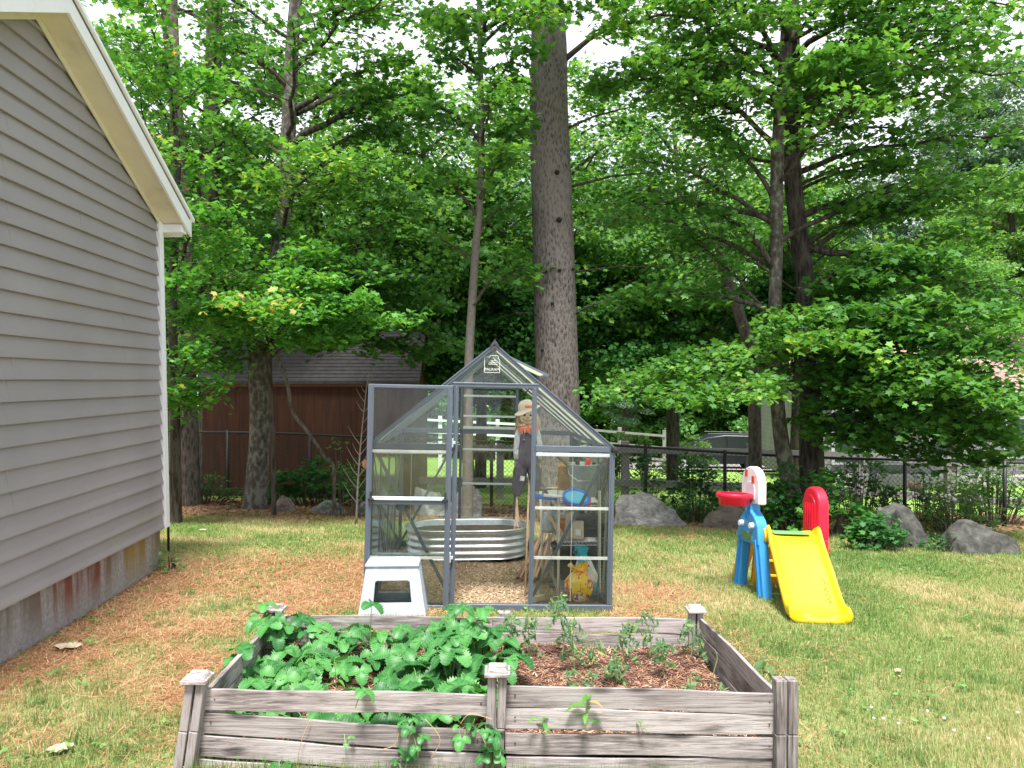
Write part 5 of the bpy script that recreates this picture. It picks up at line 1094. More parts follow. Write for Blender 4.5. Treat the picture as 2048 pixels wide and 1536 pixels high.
sprig(1525, 1320, 3.5, SZ, 'tomato seedling leaning on the right side board', 14, .06, 6, 'tomato_leaf', 'tomato plant', .3, 'tomato_plant', .5)
# wilted tomato plants: compound leaves that droop
def tomato(px, py, D, lb, seed, n_=7, spread=.075, wilt=.8, size=.042):
    r = random.Random(seed); t = P(px, py, D); base = Vector((t.x, t.y, SZ)); root = thing('tomato_plant', lb, 'tomato plant', base, group='wilted tomato plants in the right half of the bed'); hgt = t.z-SZ
    pts_ = smooth_path([Vector((0, 0, 0)), Vector((r.uniform(-.02, .02), 0, hgt*.4)), Vector((r.uniform(-.03, .03), 0, hgt*.8)), Vector((0, 0, hgt))], 20)
    mb = MB().tube(pts_, list(np.linspace(.0035, .0018, 20)), 6); pos = []; nr = []; sz = []
    for i in range(n_):
        c = Vector(pts_[int((.3+.7*i/max(1, n_-1))*19)]); a = i*2.4+r.uniform(-.5, .5); l = spread*r.uniform(.6, 1.15); e = c+Vector((math.cos(a)*l, math.sin(a)*l*.7, l*(.3-wilt*1.0)))
        m_ = (c+e)/2+Vector((0, 0, l*.35)); mb.tube([c, m_, e], [.0016, .0013, .0009], 4, caps=False)
        for k in range(7):
            f = .3+.7*k/6; q_ = (c*(1-f)**2+m_*2*f*(1-f)+e*f*f); sg = 1 if k % 2 else -1
            pos.append(tuple(q_+Vector((-math.sin(a)*sg*.012, math.cos(a)*sg*.012, -.012*wilt)))); nr.append((r.gauss(0, .8), r.gauss(-.6, .6), .6)); sz.append(size*r.uniform(.6, 1.15))
    mb.build('stem', M['tomato_stem'], root, smooth=True)
    leaves('leaf', np.array(pos), np.array(nr), np.array(sz)*1.25, M['tomato_leaf'], root, NARROW, fold=.6, seed=seed); return root
for i, a in enumerate(((1028, 1222, 4.15, 'wilted tomato plant at the edge of the strawberries', 8), (1058, 1228, 4.2, 'limp tomato plant just right of the strawberries', 9), (1124, 1185, 4.2, 'tallest wilted tomato plant, standing before the greenhouse door post', 12),
                       (1150, 1235, 4.0, 'drooping yellowish tomato plant left of the bed centre', 8), (1192, 1275, 4.0, 'short pale tomato plant in the middle of the right half', 6), (1252, 1240, 4.15, 'dark curled tomato plant in front of the back boards', 9), (1234, 1310, 3.85, 'green limp tomato plant in the centre of the mulch', 7),
                       (1300, 1218, 4.2, 'thin tomato plant reaching above the back boards', 7), (1325, 1290, 3.95, 'bushy small tomato plant near the right back corner', 8), (1382, 1240, 4.2, 'limp tomato plant beside the back right post', 8), (1160, 1350, 3.6, 'small bright tomato plant at the front of the mulch', 5), (1385, 1345, 3.6, 'tiny tomato seedling at the front right of the mulch', 4), (1430, 1300, 3.7, 'bare thin tomato stalk near the right side board', 1))):
    tomato(a[0], a[1], a[2], a[3], 400+i, a[4], wilt=.3 if i in (8, 10) else 1.1)

# grass tufts at the foot of the bed
X = rng.uniform(-1.3, 1.2, 3500); Y = rng.uniform(2.96, 3.09, 3500)
blades('tall_grass', X, Y, rng.uniform(.03, .09, 3500), rng.uniform(.002, .004, 3500), rng.random(3500)*.5, M['grass'], .7, 'longer grass along the foot of the raised bed', 'grass')

# ------------------------------------------------------------------ greenhouse
GW, GL, GE, GRZ = .922, 2.47, 1.235, 2.015
gh = thing('greenhouse', 'small slate framed greenhouse with clear panes and its door folded open', 'greenhouse', GH_O, GH_R)
def gpt(x, y, z): return GHM @ Vector((x, y, z))
A = M['alu']
fr = MB()
MB().box((0, 0, .02), (2*GW+.05, .05, .05)).box((0, GL, .02), (2*GW+.05, .05, .05)).box((-GW, GL/2, .02), (.05, GL-.05, .05)).box((GW, GL/2, .02), (.05, GL-.05, .05)).build('base_frame', A, gh, bevel=.004)
def gpost(x, y, z1, w=.032, nm='post'):
    m_ = MB().box((x, y, (z1+.045)/2), (w, .03, z1-.045)); m_.box((x, y-.018 if y < 1 else y+.018, (z1+.045)/2), (w*.35, .008, z1-.05)); return m_.build(nm, A, gh, bevel=.003)
for x_ in (-GW, GW):
    for y_ in (0, GL): gpost(x_, y_, GE, .042)
for y_ in (.617, 1.235, 1.852):
    for x_ in (-GW, GW): MB().box((x_, y_, GE/2), (.022, .02, GE-.02)).build('post', A, gh)
HDR = 1.70
gpost(-.285, 0, HDR, .036, 'door_post'); gpost(.315, 0, HDR, .036, 'door_post'); gpost(-.285, GL, GRZ-.27, .03, 'post'); gpost(.315, GL, GRZ-.27, .03, 'post')
hd = MB().box((.015, 0, HDR+.012), (.66, .034, .035)).box((.015, -.019, HDR+.024), (.66, .006, .012)).build('header', M['alu'], gh, bevel=.003)
MB().box((.015, GL, HDR+.012), (.66, .03, .03)).build('header', A, gh, bevel=.003)
MB().box((.62, 0, GE), (.60, .03, .045)).box((-.60, 0, GE), (.62, .03, .045)).build('eave_rail', A, gh, bevel=.003)
MB().box((0, GL, GE), (2*GW-.04, .03, .05)).build('eave_rail', A, gh, bevel=.003)
MB().box((-GW, GL/2, GE), (.04, GL-.03, .04)).build('eave_rail', A, gh, bevel=.003)
MB().box((GW, GL/2, GE), (.04, GL-.03, .04)).build('eave_rail', A, gh, bevel=.003)
for y_ in (0, GL):
    for sg in (-1, 1): MB().bar((sg*(GW+.015), y_, GE+.0), (0, y_, GRZ), .03, .034, (0, 1, 0)).bar((sg*(GW+.018), y_-.019 if y_ < 1 else y_+.019, GE+.014), (0, y_-.019 if y_ < 1 else y_+.019, GRZ+.014), .012, .01, (0, 1, 0)).build('rafter', M['alu'], gh, bevel=.004)
for y_ in (.617, 1.235, 1.852):
    for sg in (-1, 1): MB().bar((sg*GW, y_, GE), (0, y_, GRZ), .02, .02, (0, 1, 0)).build('rafter', A, gh)
MB().box((0, GL/2, GRZ+.0), (.04, GL, .04)).build('ridge', A, gh, bevel=.004)
MB().prism([(-.045, -.038), (0, .0), (.045, -.038), (.022, .006), (0, .035), (-.022, .006)], -.028, .012, Matrix.Translation((0, 0, GRZ+.012))).build('ridge_cap', simple('dark_cap', (.05, .045, .07), .5), gh, bevel=.003)
MB().lathe([(.001, -.02), (.03, -.02), (.034, 0), (.03, .02), (.001, .02)], (GW+.02, -.012, GE+.0), 14).build('corner_cap', M['black'], gh)
CB = M['clear_bar']
# panes
def gpane(nm, x0, x1, z0, z1, y, mat=None): return MB().box(((x0+x1)/2, y, (z0+z1)/2), (x1-x0, .003, z1-z0)).build(nm, mat or M['pane'], gh)
for y_ in (.006, GL-.006):
    gpane('pane', .335, GW-.02, .045, GE-.025, y_); gpane('pane', -GW+.02, -.305, .045, GE-.025, y_)
gpane('pane', -.265, .30, .045, HDR-.01, GL-.006)
def tri(nm, poly, y): MB().prism(poly, y-.0015, y+.0015).build(nm, M['pane'], gh)
sl_ = (GRZ-GE)/GW
for y_ in (.006, GL-.006):
    for sg in (-1, 1):
        xi = .335 if sg > 0 else .305
        tri('gable_pane', [(sg*xi, GE+.024), (sg*(GW-.03), GE+.024), (sg*xi, GRZ-sl_*xi-.03)], y_)
    tri('gable_pane', [(-.27, HDR+.031), (.27, HDR+.031), (.0, GRZ-.04)], y_)
for x_ in (-GW+.002, GW-.002):
    for k in range(4):
        a_ = k*.6175+.02; MB().box((x_, a_+.29, GE/2), (.003, .575, GE-.09)).build('side_pane', M['pane'], gh)
for sg in (-1, 1):
    for k in range(4):
        a_ = k*.6175+.012; b_ = a_+.594
        if sg > 0 and k == 1: lo = .42
        else: lo = 0
        def rp_(f): return (sg*GW*(1-f), GE+(GRZ-GE)*f+.012)
        p0, p1 = rp_(.02), rp_(.97 if not lo else .50)
        v_ = [(p0[0], a_, p0[1]), (p0[0], b_, p0[1]), (p1[0], b_, p1[1]), (p1[0], a_, p1[1])]; v2 = [(x, y, z+.005) for x, y, z in v_]
        MB().add(v_+v2, [(0, 1, 2, 3), (7, 6, 5, 4), (0, 4, 5, 1), (1, 5, 6, 2), (2, 6, 7, 3), (3, 7, 4, 0)]).build('roof_pane', M['roof_pane'], gh)
# open roof vent on the right slope
hx, hz_v = .05, GRZ-.02
vt = MB(); e1 = Vector((.05, .62, GRZ-.015)); tipv = Vector((.44, .62, GRZ-.19))
vt.add([(.06, .63, GRZ-.02), (.06, 1.22, GRZ-.02), (.46, 1.22, GRZ-.20), (.46, .63, GRZ-.20), (.06, .63, GRZ-.014), (.06, 1.22, GRZ-.014), (.46, 1.22, GRZ-.194), (.46, .63, GRZ-.194)], [(0, 1, 2, 3), (7, 6, 5, 4), (0, 4, 5, 1), (1, 5, 6, 2), (2, 6, 7, 3), (3, 7, 4, 0)])
vp = vt.build('roof_vent', M['roof_pane'], gh)
MB().bar((.06, .625, GRZ-.017), (.47, .625, GRZ-.202), .018, .02, (0, 1, 0)).bar((.06, 1.225, GRZ-.017), (.47, 1.225, GRZ-.202), .018, .02, (0, 1, 0)).bar((.465, .62, GRZ-.20), (.465, 1.23, GRZ-.20), .03, .018).build('vent_frame', M['alu'], vp)
MB().tube([(.30, .9, GRZ-.36), (.42, .9, GRZ-.2)], .006, 6).build('vent_stay', M['black'], vp)
# horizontal clear joining profiles and pale bars; the eave strips draw the pane-edge highlight in pale metal
def hbar(nm, x0, x1, z, y, h=.022, mat=CB): return MB().box(((x0+x1)/2, y, z), (x1-x0, .012, h)).build(nm, mat, gh, bevel=.002)
for z_ in (.40, .78): hbar('clear_profile', .335, GW-.02, z_, -.004)
for z_ in (.42, .80): hbar('clear_profile', -GW+.02, -.305, z_, -.004, .016)
hbar('highlight_strip', .335, GW-.02, GE-.045, -.008, .026, M['alu_light']); hbar('highlight_strip', -GW+.02, -.305, GE-.045, -.008, .026, M['alu_light'])
for z_ in (.30, .67, 1.04, 1.40, 1.62): hbar('clear_profile', -.265, .30, z_, GL-.012, .022, M['alu_light'])
hbar('highlight_strip', -.265, .30, GE+.04, GL-.012, .03, M['alu_light'])
# diagonal braces
def brace(a, b): MB().bar(a, b, .026, .005, (0, 1, 0)).build('brace', A, gh)
brace((GW-.03, .014, GE-.03), (.33, .014, .10)); brace((-GW+.03, .014, GE-.03), (-.31, .014, .10))
brace((GW-.03, GL-.02, .06), (.36, GL-.02, GE-.03)); brace((-GW+.03, GL-.02, .06), (-.31, GL-.02, GE-.03))
for x_ in (-GW+.014, GW-.014): MB().bar((x_, .03, GE-.04), (x_, 1.2, .08), .024, .005, (1, 0, 0)).build('brace', A, gh); MB().bar((x_, GL-.03, GE-.04), (x_, 1.27, .08), .024, .005, (1, 0, 0)).build('brace', A, gh)
# moulded maker's badge on the gable pane
def text(body, size, loc, nm, mat, parent, ext=.0012, rot=(R(90), 0, 0), spacing=1.0):
    cu = bpy.data.curves.new(nm, 'FONT'); cu.body = body; cu.size = size; cu.extrude = ext; cu.align_x = 'CENTER'; cu.align_y = 'CENTER'; cu.space_character = spacing
    o = bpy.data.objects.new(nm, cu); COL.objects.link(o); bpy.context.view_layer.update()
    me = bpy.data.meshes.new_from_object(o); bpy.data.objects.remove(o); o = bpy.data.objects.new(nm, me); COL.objects.link(o)
    me.materials.clear(); me.materials.append(mat); o.parent = parent; o.location = loc; o.rotation_euler = rot; return o
BM = simple('moulded_badge', (.72, .74, .70), .4)
bx_, bz_ = -.02, GRZ-.16
bd = MB()
for a, b in (((-.055, .075), (-.055, -.045)), ((-.055, -.045), (.062, -.045)), ((.062, -.045), (.062, .04)), ((.062, .04), (.045, .085)), ((.045, .085), (-.01, .085)), ((-.01, .085), (-.018, .072)), ((-.018, .072), (-.055, .075))):
    bd.bar((bx_+a[0], -.001, bz_+a[1]), (bx_+b[0], -.001, bz_+b[1]), .0035, .003, (0, 1, 0))
for k, off in enumerate((.012, .022, .034)):
    w_ = (.036, .030, .018)[k]; bd.tube([(bx_+.01-w_+w_*2*i/14, -.001, bz_+off+.006+.0035*math.sin(i*1.9)+.004*(i/14)*k) for i in range(15)], .0018, 4)
bd.build('badge', BM, gh); text('PALRAM', .030, (bx_+.003, -.001, bz_-.022), 'badge_lettering', BM, gh, spacing=1.05)
# the open door, folded flat in front of the left panel
DX0, DX1, DZ0, DZ1, DY = -.925, -.33, .03, 1.685, -.05
dr_ = bpy.data.objects.new('door', None); COL.objects.link(dr_); dr_.parent = gh; dr_.location = (0, 0, 0)
D1_ = MB().box((DX0, DY, (DZ0+DZ1)/2), (.042, .028, DZ1-DZ0)).box((DX1, DY, (DZ0+DZ1)/2), (.042, .028, DZ1-DZ0)).box(((DX0+DX1)/2, DY, DZ1+.004), (DX1-DX0+.042, .028, .026)).box(((DX0+DX1)/2, DY, DZ0), (DX1-DX0, .028, .03))
D1_.box((DX0+.01, DY-.017, (DZ0+DZ1)/2), (.009, .006, DZ1-DZ0)).box((DX1-.008, DY-.017, (DZ0+DZ1)/2), (.009, .006, DZ1-DZ0))
D1_.build('door_frame', A, dr_, bevel=.003)
MB().box(((DX0+DX1)/2, DY, (DZ0+DZ1)/2), (DX1-DX0-.04, .003, DZ1-DZ0-.02)).build('door_pane', M['pane'], dr_)
MB().box(((DX0+DX1)/2, DY-.012, .845), (DX1-DX0-.03, .02, .028)).box(((DX0+DX1)/2, DY-.024, .838), (DX1-DX0-.05, .004, .01)).build('door_rail', M['alu_light'], dr_, bevel=.003)
MB().box(((DX0+DX1)/2, DY-.006, .815), (DX1-DX0-.04, .016, .026)).build('lower_door_rail', A, dr_, bevel=.003)
for z_ in (.40, 1.20): MB().box(((DX0+DX1)/2, DY-.004, z_), (DX1-DX0-.04, .012, .02)).build('clear_profile', CB, dr_)
for x_ in (DX0+.02, DX1-.02):
    MB().lathe([(.001, -.01), (.022, -.01), (.022, .01), (.001, .01)], (x_, DY-.028, .835), 12).box((x_, DY-.034, .862), (.016, .014, .075)).build('latch', M['black'], dr_, bevel=.003)
for z_ in (.40, 1.27): MB().box((-.31, -.040, z_), (.055, .02, .022)).tube([(-.305, -.045, z_-.035), (-.305, -.045, z_+.035)], .008, 8).build('hinge', M['alu_light'], dr_, bevel=.002)
sw = MB()
for x_ in (-.615, .62):
    for y_ in (.0,): sw.box((x_, y_+.004, .62), (.004, .006, 1.1))
sw.build('pane_seam', CB, gh)

# ------------------------------------------------------------------ inside the greenhouse
def gthing(name, label, cat, x, y, z=0, rz=0, group=None):
    p = gpt(x, y, z); return thing(name, label, cat, p, (0, 0, R(2.7)+rz), group)
# oval galvanised tub
tb = gthing('steel_tub', 'oval corrugated galvanised steel tub with soil on the greenhouse floor', 'tub', -.19, 2.02, .0)
def oval(n, a, b, r):   # stadium
    out = []
    for k in range(n):
        t = 2*PI*k/n; c, s = math.cos(t), math.sin(t); out.append((math.copysign(a-r, c)*min(1, abs(c)*6)+r*c, r*s*b))
    return out
ol = oval(72, .61, 1, .32); prof = []
for i in range(41):
    z = .015+.27*i/40; prof.append((1+.030*math.cos(z*2*PI/.068), z))
vs_ = []; fs_ = []
n_ = 72
def offs(q, s): 
    cx0 = max(-.29, min(.29, q[0])); dx, dy = q[0]-cx0, q[1]; return (cx0+dx*s, dy*s)
for (s, z) in prof+[(1.07, .285), (1.08, .295), (1.07, .305), (1.0, .305), (.98, .29), (.97, .15)]:
    s2 = 1+(s-1)*1.0
    for q in ol: u, v2 = offs(q, s2); vs_.append((u, v2, z))
for i in range(len(prof)+5):
    for k in range(n_): fs_.append((i*n_+k, i*n_+(k+1) % n_, (i+1)*n_+(k+1) % n_, (i+1)*n_+k))
MB().add(vs_, fs_).build('tub_wall', M['galv'], tb, smooth=True)
vs_ = [(*offs(q, .97), .24) for q in ol]; MB().add(vs_+[(0, 0, .25)], [(k, (k+1) % n_, n_) for k in range(n_)]).build('soil', simple('tub_soil', (.12, .09, .075), .95, var=.6, scale=25, bump=.8), tb)
# wire shelf unit
sh = gthing('shelf_unit', 'chrome wire shelf unit inside the right side of the greenhouse', 'shelf', .57, .35)
SX0, SX1, SY0, SY1 = 0, .335, 0, .80
for x_ in (SX0, SX1):
    for y_ in (SY0, SY1):
        pm = MB().tube([(x_, y_, 0), (x_, y_, .87)], .011, 10)
        for k in range(33): pm.tube([(x_, y_, .02+k*.026), (x_, y_, .024+k*.026)], .0135, 8)
        pm.build('post', M['chrome'], sh)
for z_ in (.06, .455, .775):
    m_ = MB()
    for dz in (0, -.028):
        for a, b in (((SX0, SY0), (SX1, SY0)), ((SX1, SY0), (SX1, SY1)), ((SX1, SY1), (SX0, SY1)), ((SX0, SY1), (SX0, SY0))): m_.tube([(a[0], a[1], z_+dz), (b[0], b[1], z_+dz)], .0035, 6)
    for k in range(1, 26): y_ = SY0+(SY1-SY0)*k/26; m_.tube([(SX0, y_, z_), (SX1, y_, z_)], .002, 4)
    for k in range(1, 4): x_ = SX0+(SX1-SX0)*k/4; m_.tube([(x_, SY0, z_-.004), (x_, SY1, z_-.004)], .003, 4)
    for k in range(12): x_ = SX0+(SX1-SX0)*k/12; m_.tube([(x_, SY0, z_), (x_+.014, SY0, z_-.028), (x_+.028, SY0, z_)], .0018, 4)
    m_.build('wire_shelf', M['chrome'], sh)
def onshelf(name, label, cat, x, y, z, rz=0, group=None): return gthing(name, label, cat, .57+x, .35+y, z+.003, rz, group)
# bucket with tools
bk = onshelf('bucket', 'tall galvanised bucket standing on the top shelf', 'bucket', .235, .34, .778)
MB().lathe([(.001, 0), (.098, 0), (.105, .01), (.135, .27), (.142, .275), (.142, .285), (.132, .285), (.100, .02), (.001, .02)], n=32).build('pail', M['galv_dull'], bk, smooth=True)
MB().tube([(-.14, 0, .27), (-.13, -.05, .20), (-.06, -.13, .15), (.06, -.13, .15), (.13, -.05, .20), (.14, 0, .27)], .003, 6).build('handle', M['chrome'], bk, smooth=True)
b0 = bk.location
def ctool(name, label, a, b, r, mat, ext=None):
    a = Vector(a); b = Vector(b); o = thing(name, label, 'garden tool', b0+a)
    MB().tube([(0, 0, 0), (b-a)*.45, (b-a)*.92, b-a], [r*.8, r, r*1.15, r*.6], 9).build('handle', mat, o, smooth=True)
    MB().tube([(0, 0, 0), -(b-a)*.35], [r*.5, r*.3], 6).build('shaft', M['galv_dull'], o); return o
M['tool_wood'] = simple('worn_handle', (.20, .15, .10), .7, var=.3, scale=30)
ctool('garden_tool', 'worn wooden tool handle leaning left out of the bucket', (-.07, -.02, .22), (-.25, -.02, .38), .020, M['tool_wood'])
ctool('garden_tool', 'red handled hand tool in the bucket', (.01, -.04, .22), (.045, -.06, .33), .022, simple('red_grip', (.75, .06, .04), .4))
ctool('garden_tool', 'short black handled tool in the middle of the bucket', (-.04, .0, .2), (-.055, -.02, .31), .017, M['black'])
ctool('garden_tool', 'black tool handle at the right of the red handled tool', (.08, -.02, .2), (.09, -.03, .30), .015, M['black'])
bg_ = onshelf('paper_bag', 'crumpled brown paper bag on the top shelf behind the bucket', 'bag', .10, .46, .778)
MB().box((0, 0, .13), (.14, .12, .26), taper=1.05, jit=.012).build('bag', simple('brown_paper', (.42, .24, .13), .85, var=.25, bump=.5), bg_, bevel=.006)
# toy rackets
def racket(label, x, y, z, rot, face, rim, r=.095, sx=1.0):
    o = onshelf('toy_racket', label, 'toy racket', x, y, z); o.rotation_euler = rot
    MB().lathe([(r-.012, -.012), (r+.006, -.014), (r+.012, 0), (r+.006, .014), (r-.012, .012), (r-.014, 0), (r-.012, -.012)], n=36).build('rim', rim, o, smooth=True)
    MB().lathe([(.001, 0), (r-.01, 0), (r-.01, .004), (.001, .004)], n=36).build('face', face, o)
    MB().tube([(-r, 0, 0), (-r-.16, .01, 0)], [.011, .014], 8).build('handle', M['t_white'], o, smooth=True); return o
M['sky_toy'] = simple('pale_blue_mesh', (.10, .48, .72), .5, var=.1); M['blue_rim'] = simple('blue_rim', (.015, .16, .60), .4)
racket('round pale blue faced toy racket with dark blue rim on the top shelf', .125, -.02, .815, (R(28), R(4), R(5)), M['sky_toy'], M['blue_rim'], .105)
racket('red rimmed toy racket under the pale blue one', .14, .0, .79, (R(22), R(2), R(-20)), simple('pale_red', (.55, .1, .1), .5), M['t_red'], .10)
racket('blue rimmed toy racket seen edge on, poking past the left of the shelf', -.11, .10, .80, (R(6), R(-3), R(160)), M['sky_toy'], M['blue_rim'], .105)
o = onshelf('plank_offcut', 'pale wood offcut lying on the top shelf', 'wood offcut', .06, .62, .79, .3); MB().box((0, 0, .02), (.20, .14, .018), jit=.004).build('board', simple('pale_wood', (.60, .54, .42), .7), o, bevel=.003)
o = onshelf('grey_pipe', 'dark grey pipe lying across the top shelf', 'pipe', -.03, .55, .80, .1); MB().tube([(-.18, 0, .02), (.12, 0, .0)], .014, 10).build('pipe', simple('grey_pipe', (.22, .22, .22), .5), o, smooth=True)
o = onshelf('plant_tray', 'translucent plastic tray and tangled netting on the top shelf', 'tray', .02, .30, .78); MB().box((0, 0, .02), (.16, .24, .03), taper=1.1, jit=.004).build('tray', simple('milky_plastic', (.62, .66, .66), .4), o, bevel=.005)
# middle shelf
o = onshelf('clay_pot', 'orange clay pot on the middle shelf', 'pot', .075, .32, .458); MB().lathe([(.001, 0), (.038, 0), (.055, .095), (.062, .096), (.064, .125), (.052, .125), (.036, .012), (.001, .012)], n=24).build('pot', simple('terracotta', (.52, .17, .07), .8, var=.15), o, smooth=True); 
o = onshelf('paper_bag', 'cream paper seed bag with a white label on the middle shelf', 'bag', .16, .12, .458, -.2)
MB().box((0, 0, .075), (.11, .07, .15), taper=.8, jit=.010).build('bag', simple('cream_paper', (.58, .50, .38), .85, var=.15, bump=.4), o, bevel=.008)
MB().box((.01, -.042, .06), (.045, .002, .05), Euler((R(-8), 0, 0)).to_matrix()).build('label_patch', simple('label_white', (.75, .75, .74), .6), o)
o = onshelf('folded_cloth', 'pale beige folded sack behind the seed bag on the middle shelf', 'sack', .13, .26, .458); MB().box((0, 0, .10), (.12, .1, .20), taper=.7, jit=.012).build('sack', simple('sacking', (.46, .42, .34), .9, var=.2, bump=.4), o, bevel=.01)
o = onshelf('nursery_tray', 'stack of black nursery trays on the middle shelf', 'tray', .245, .40, .458)
MB().box((0, 0, .12), (.17, .34, .24), taper=1.06).build('tray', simple('worn_black', (.035, .035, .038), .45, var=.4), o, bevel=.008)
MB().lathe([(.030, -.002), (.040, -.002), (.040, .002), (.030, .002), (.030, -.002)], (0, 0, 0), 20).build('coil_mark', simple('grey_wire', (.30, .30, .31), .5), o).location = (-.02, -.177, .12); bpy.data.objects[o.children[-1].name].rotation_euler = (R(90), 0, 0)
MB().tube(smooth_path([(-.08, -.18, .22), (-.04, -.186, .17), (.02, -.186, .20), (.085, -.182, .12)], 12), .002, 5).build('wire', simple('grey_wire2', (.35, .35, .36), .5), o)
for k, (lb, x_, y_) in enumerate((('bundle of thin garden stakes sticking out of the left of the middle shelf', .03, .10),)):
    o = onshelf('garden_stakes', lb, 'stakes', x_, y_, .462); r_ = random.Random(2)
    for j in range(11):
        MB().bar((r_.uniform(-.03, .03), r_.uniform(-.06, .0), .006+.006*j % .03), (r_.uniform(-.10, -.02), r_.uniform(.35, .5), .09+r_.uniform(0, .05)), .012, .005).build('stake', simple('stake_wood%d' % (j % 2), ((.58, .42, .27), (.34, .17, .09))[j % 2], .8), o)
o = onshelf('watering_can', 'dull galvanised watering can body left of the clay pot', 'watering can', -.02, .55, .44); MB().lathe([(.001, 0), (.075, 0), (.08, .02), (.062, .16), (.055, .17), (.001, .17)], n=24).tube([(.07, 0, .04), (.12, 0, .12), (.15, 0, .20)], [.014, .01, .01], 8).build('can', M['galv_dull'], o, smooth=True)
# floor items
o = gthing('plant_pot', 'big black plastic planter under the wire shelves', 'planter', .74, .80, .0)
MB().lathe([(.001, .0), (.145, .0), (.155, .02), (.175, .33), (.19, .335), (.19, .36), (.17, .36), (.15, .05), (.001, .05)], n=36).build('pot', simple('black_pot', (.022, .023, .027), .35, var=.3), o, smooth=True)
MB().lathe([(.19, 0), (.215, 0), (.225, .03), (.215, .032), (.19, .012)], n=36).build('saucer', simple('grey_saucer', (.09, .09, .095), .4), o, smooth=True)
o = gthing('lumber', 'reddish brown wooden sticks stacked behind the shelf on the floor', 'sticks', .40, 1.35, .0)
r_ = random.Random(8)
for j in range(9): MB().bar((-.12+.03*j+r_.uniform(-.02, .02), -.45+r_.uniform(-.1, .1), .015+.012*(j % 3)), (.12+.025*j, .35, .22+.03*(j % 4)), .022, .018).build('stick', simple('stick%d' % (j % 2), ((.30, .16, .11), (.44, .30, .22))[j % 2], .85), o)
o = gthing('white_pole', 'off white plastic pole standing behind the shelf unit', 'pole', .50, 1.0, 0); MB().tube([(0, 0, 0), (-.02, .02, .78)], .011, 8).build('pole', simple('pvc', (.66, .64, .57), .5), o, smooth=True)
o = gthing('wood_block', 'pale split wood block on the greenhouse floor by the door post', 'wood block', .40, .22, 0, .6); MB().box((0, 0, .03), (.10, .05, .05), jit=.01).build('block', simple('split_wood', (.60, .50, .36), .85), o, bevel=.004)
# soil bags: crumpled sacks with printed colour patches
def bag_mat(name, stops, sc=6):
    m, nt, b = new_mat(name); t = N(nt, 'ShaderNodeTexCoord'); v = N(nt, 'ShaderNodeTexVoronoi', i_Scale=sc); n = N(nt, 'ShaderNodeTexNoise', i_Scale=7.0); ad = N(nt, 'ShaderNodeMixRGB', blend_type='ADD'); ad.inputs[0].default_value = .25
    LK(nt, t.outputs['Object'], ad.inputs[1]); LK(nt, n.outputs[1], ad.inputs[2]); LK(nt, ad.outputs[0], v.inputs['Vector'])
    sp = N(nt, 'ShaderNodeSeparateColor'); LK(nt, v.outputs['Color'], sp.inputs[0]); LK(nt, ramp(nt, sp.outputs[0], stops, 'CONSTANT'), b.inputs['Base Color']); b.inputs['Roughness'].default_value = .3; return m
def sack(name, label, x, y, w_, d_, h_, mat, seed, neck=True, tilt=0):
    from mathutils import noise
    o = gthing(name, label, 'bag', x, y, 0); r = random.Random(seed); n = 28; prof = []
    for i in range(20):
        t = i/19
        q = (math.sin(min(1, t*1.6)*PI/2)**.6)*(1 if t < .55 else max(.30, 1-.7*((t-.55)/.30)**1.1)) if neck else 1
        if neck and t > .85: q = .30+.30*((t-.85)/.15)
        prof.append((q*.5, t*h_))
    vs_ = []
    for (q, z) in prof:
        for k in range(n):
            a = 2*PI*k/n; s = 1+.38*noise.noise(Vector((math.cos(a)*1.9, math.sin(a)*1.9, z*11+seed)))+.20*abs(noise.noise(Vector((math.cos(a)*4, math.sin(a)*4, z*26+seed))))+.16*math.sin(a*7+z*14+seed)*(z/h_)**2; s2 = abs(math.cos(a))**.6*math.copysign(1, math.cos(a)); s3 = abs(math.sin(a))**.6*math.copysign(1, math.sin(a))
            vs_.append((s2*q*w_*s+tilt*z, s3*q*d_*s, z+.07*(z/h_)*noise.noise(Vector((math.cos(a)*1.5, math.sin(a)*1.5, seed)))))
    fs_ = [(i*n+k, i*n+(k+1) % n, (i+1)*n+(k+1) % n, (i+1)*n+k) for i in range(19) for k in range(n)]
    MB().add(vs_, fs_).build('bag', mat, o, smooth=True, sub=1); return o
yb = sack('soil_bag', 'crumpled yellow and red printed soil bag on the greenhouse floor', .72, .20, .24, .17, .30, bag_mat('flower_print', [(0, (.86, .52, .01)), (.30, (.72, .03, .02)), (.52, (.88, .60, .02)), (.66, (.74, .10, .02)), (.80, (.80, .72, .66)), (.92, (.30, .02, .20))], 15), 3)
sack('soil_bag', 'crumpled teal plastic bag behind the yellow printed one', .835, .33, .17, .15, .42, bag_mat('teal_print', [(0, (.01, .42, .50)), (.6, (.02, .34, .46)), (.85, (.02, .10, .22)), (.93, (.7, .7, .65))], 7), 5, tilt=-.2)

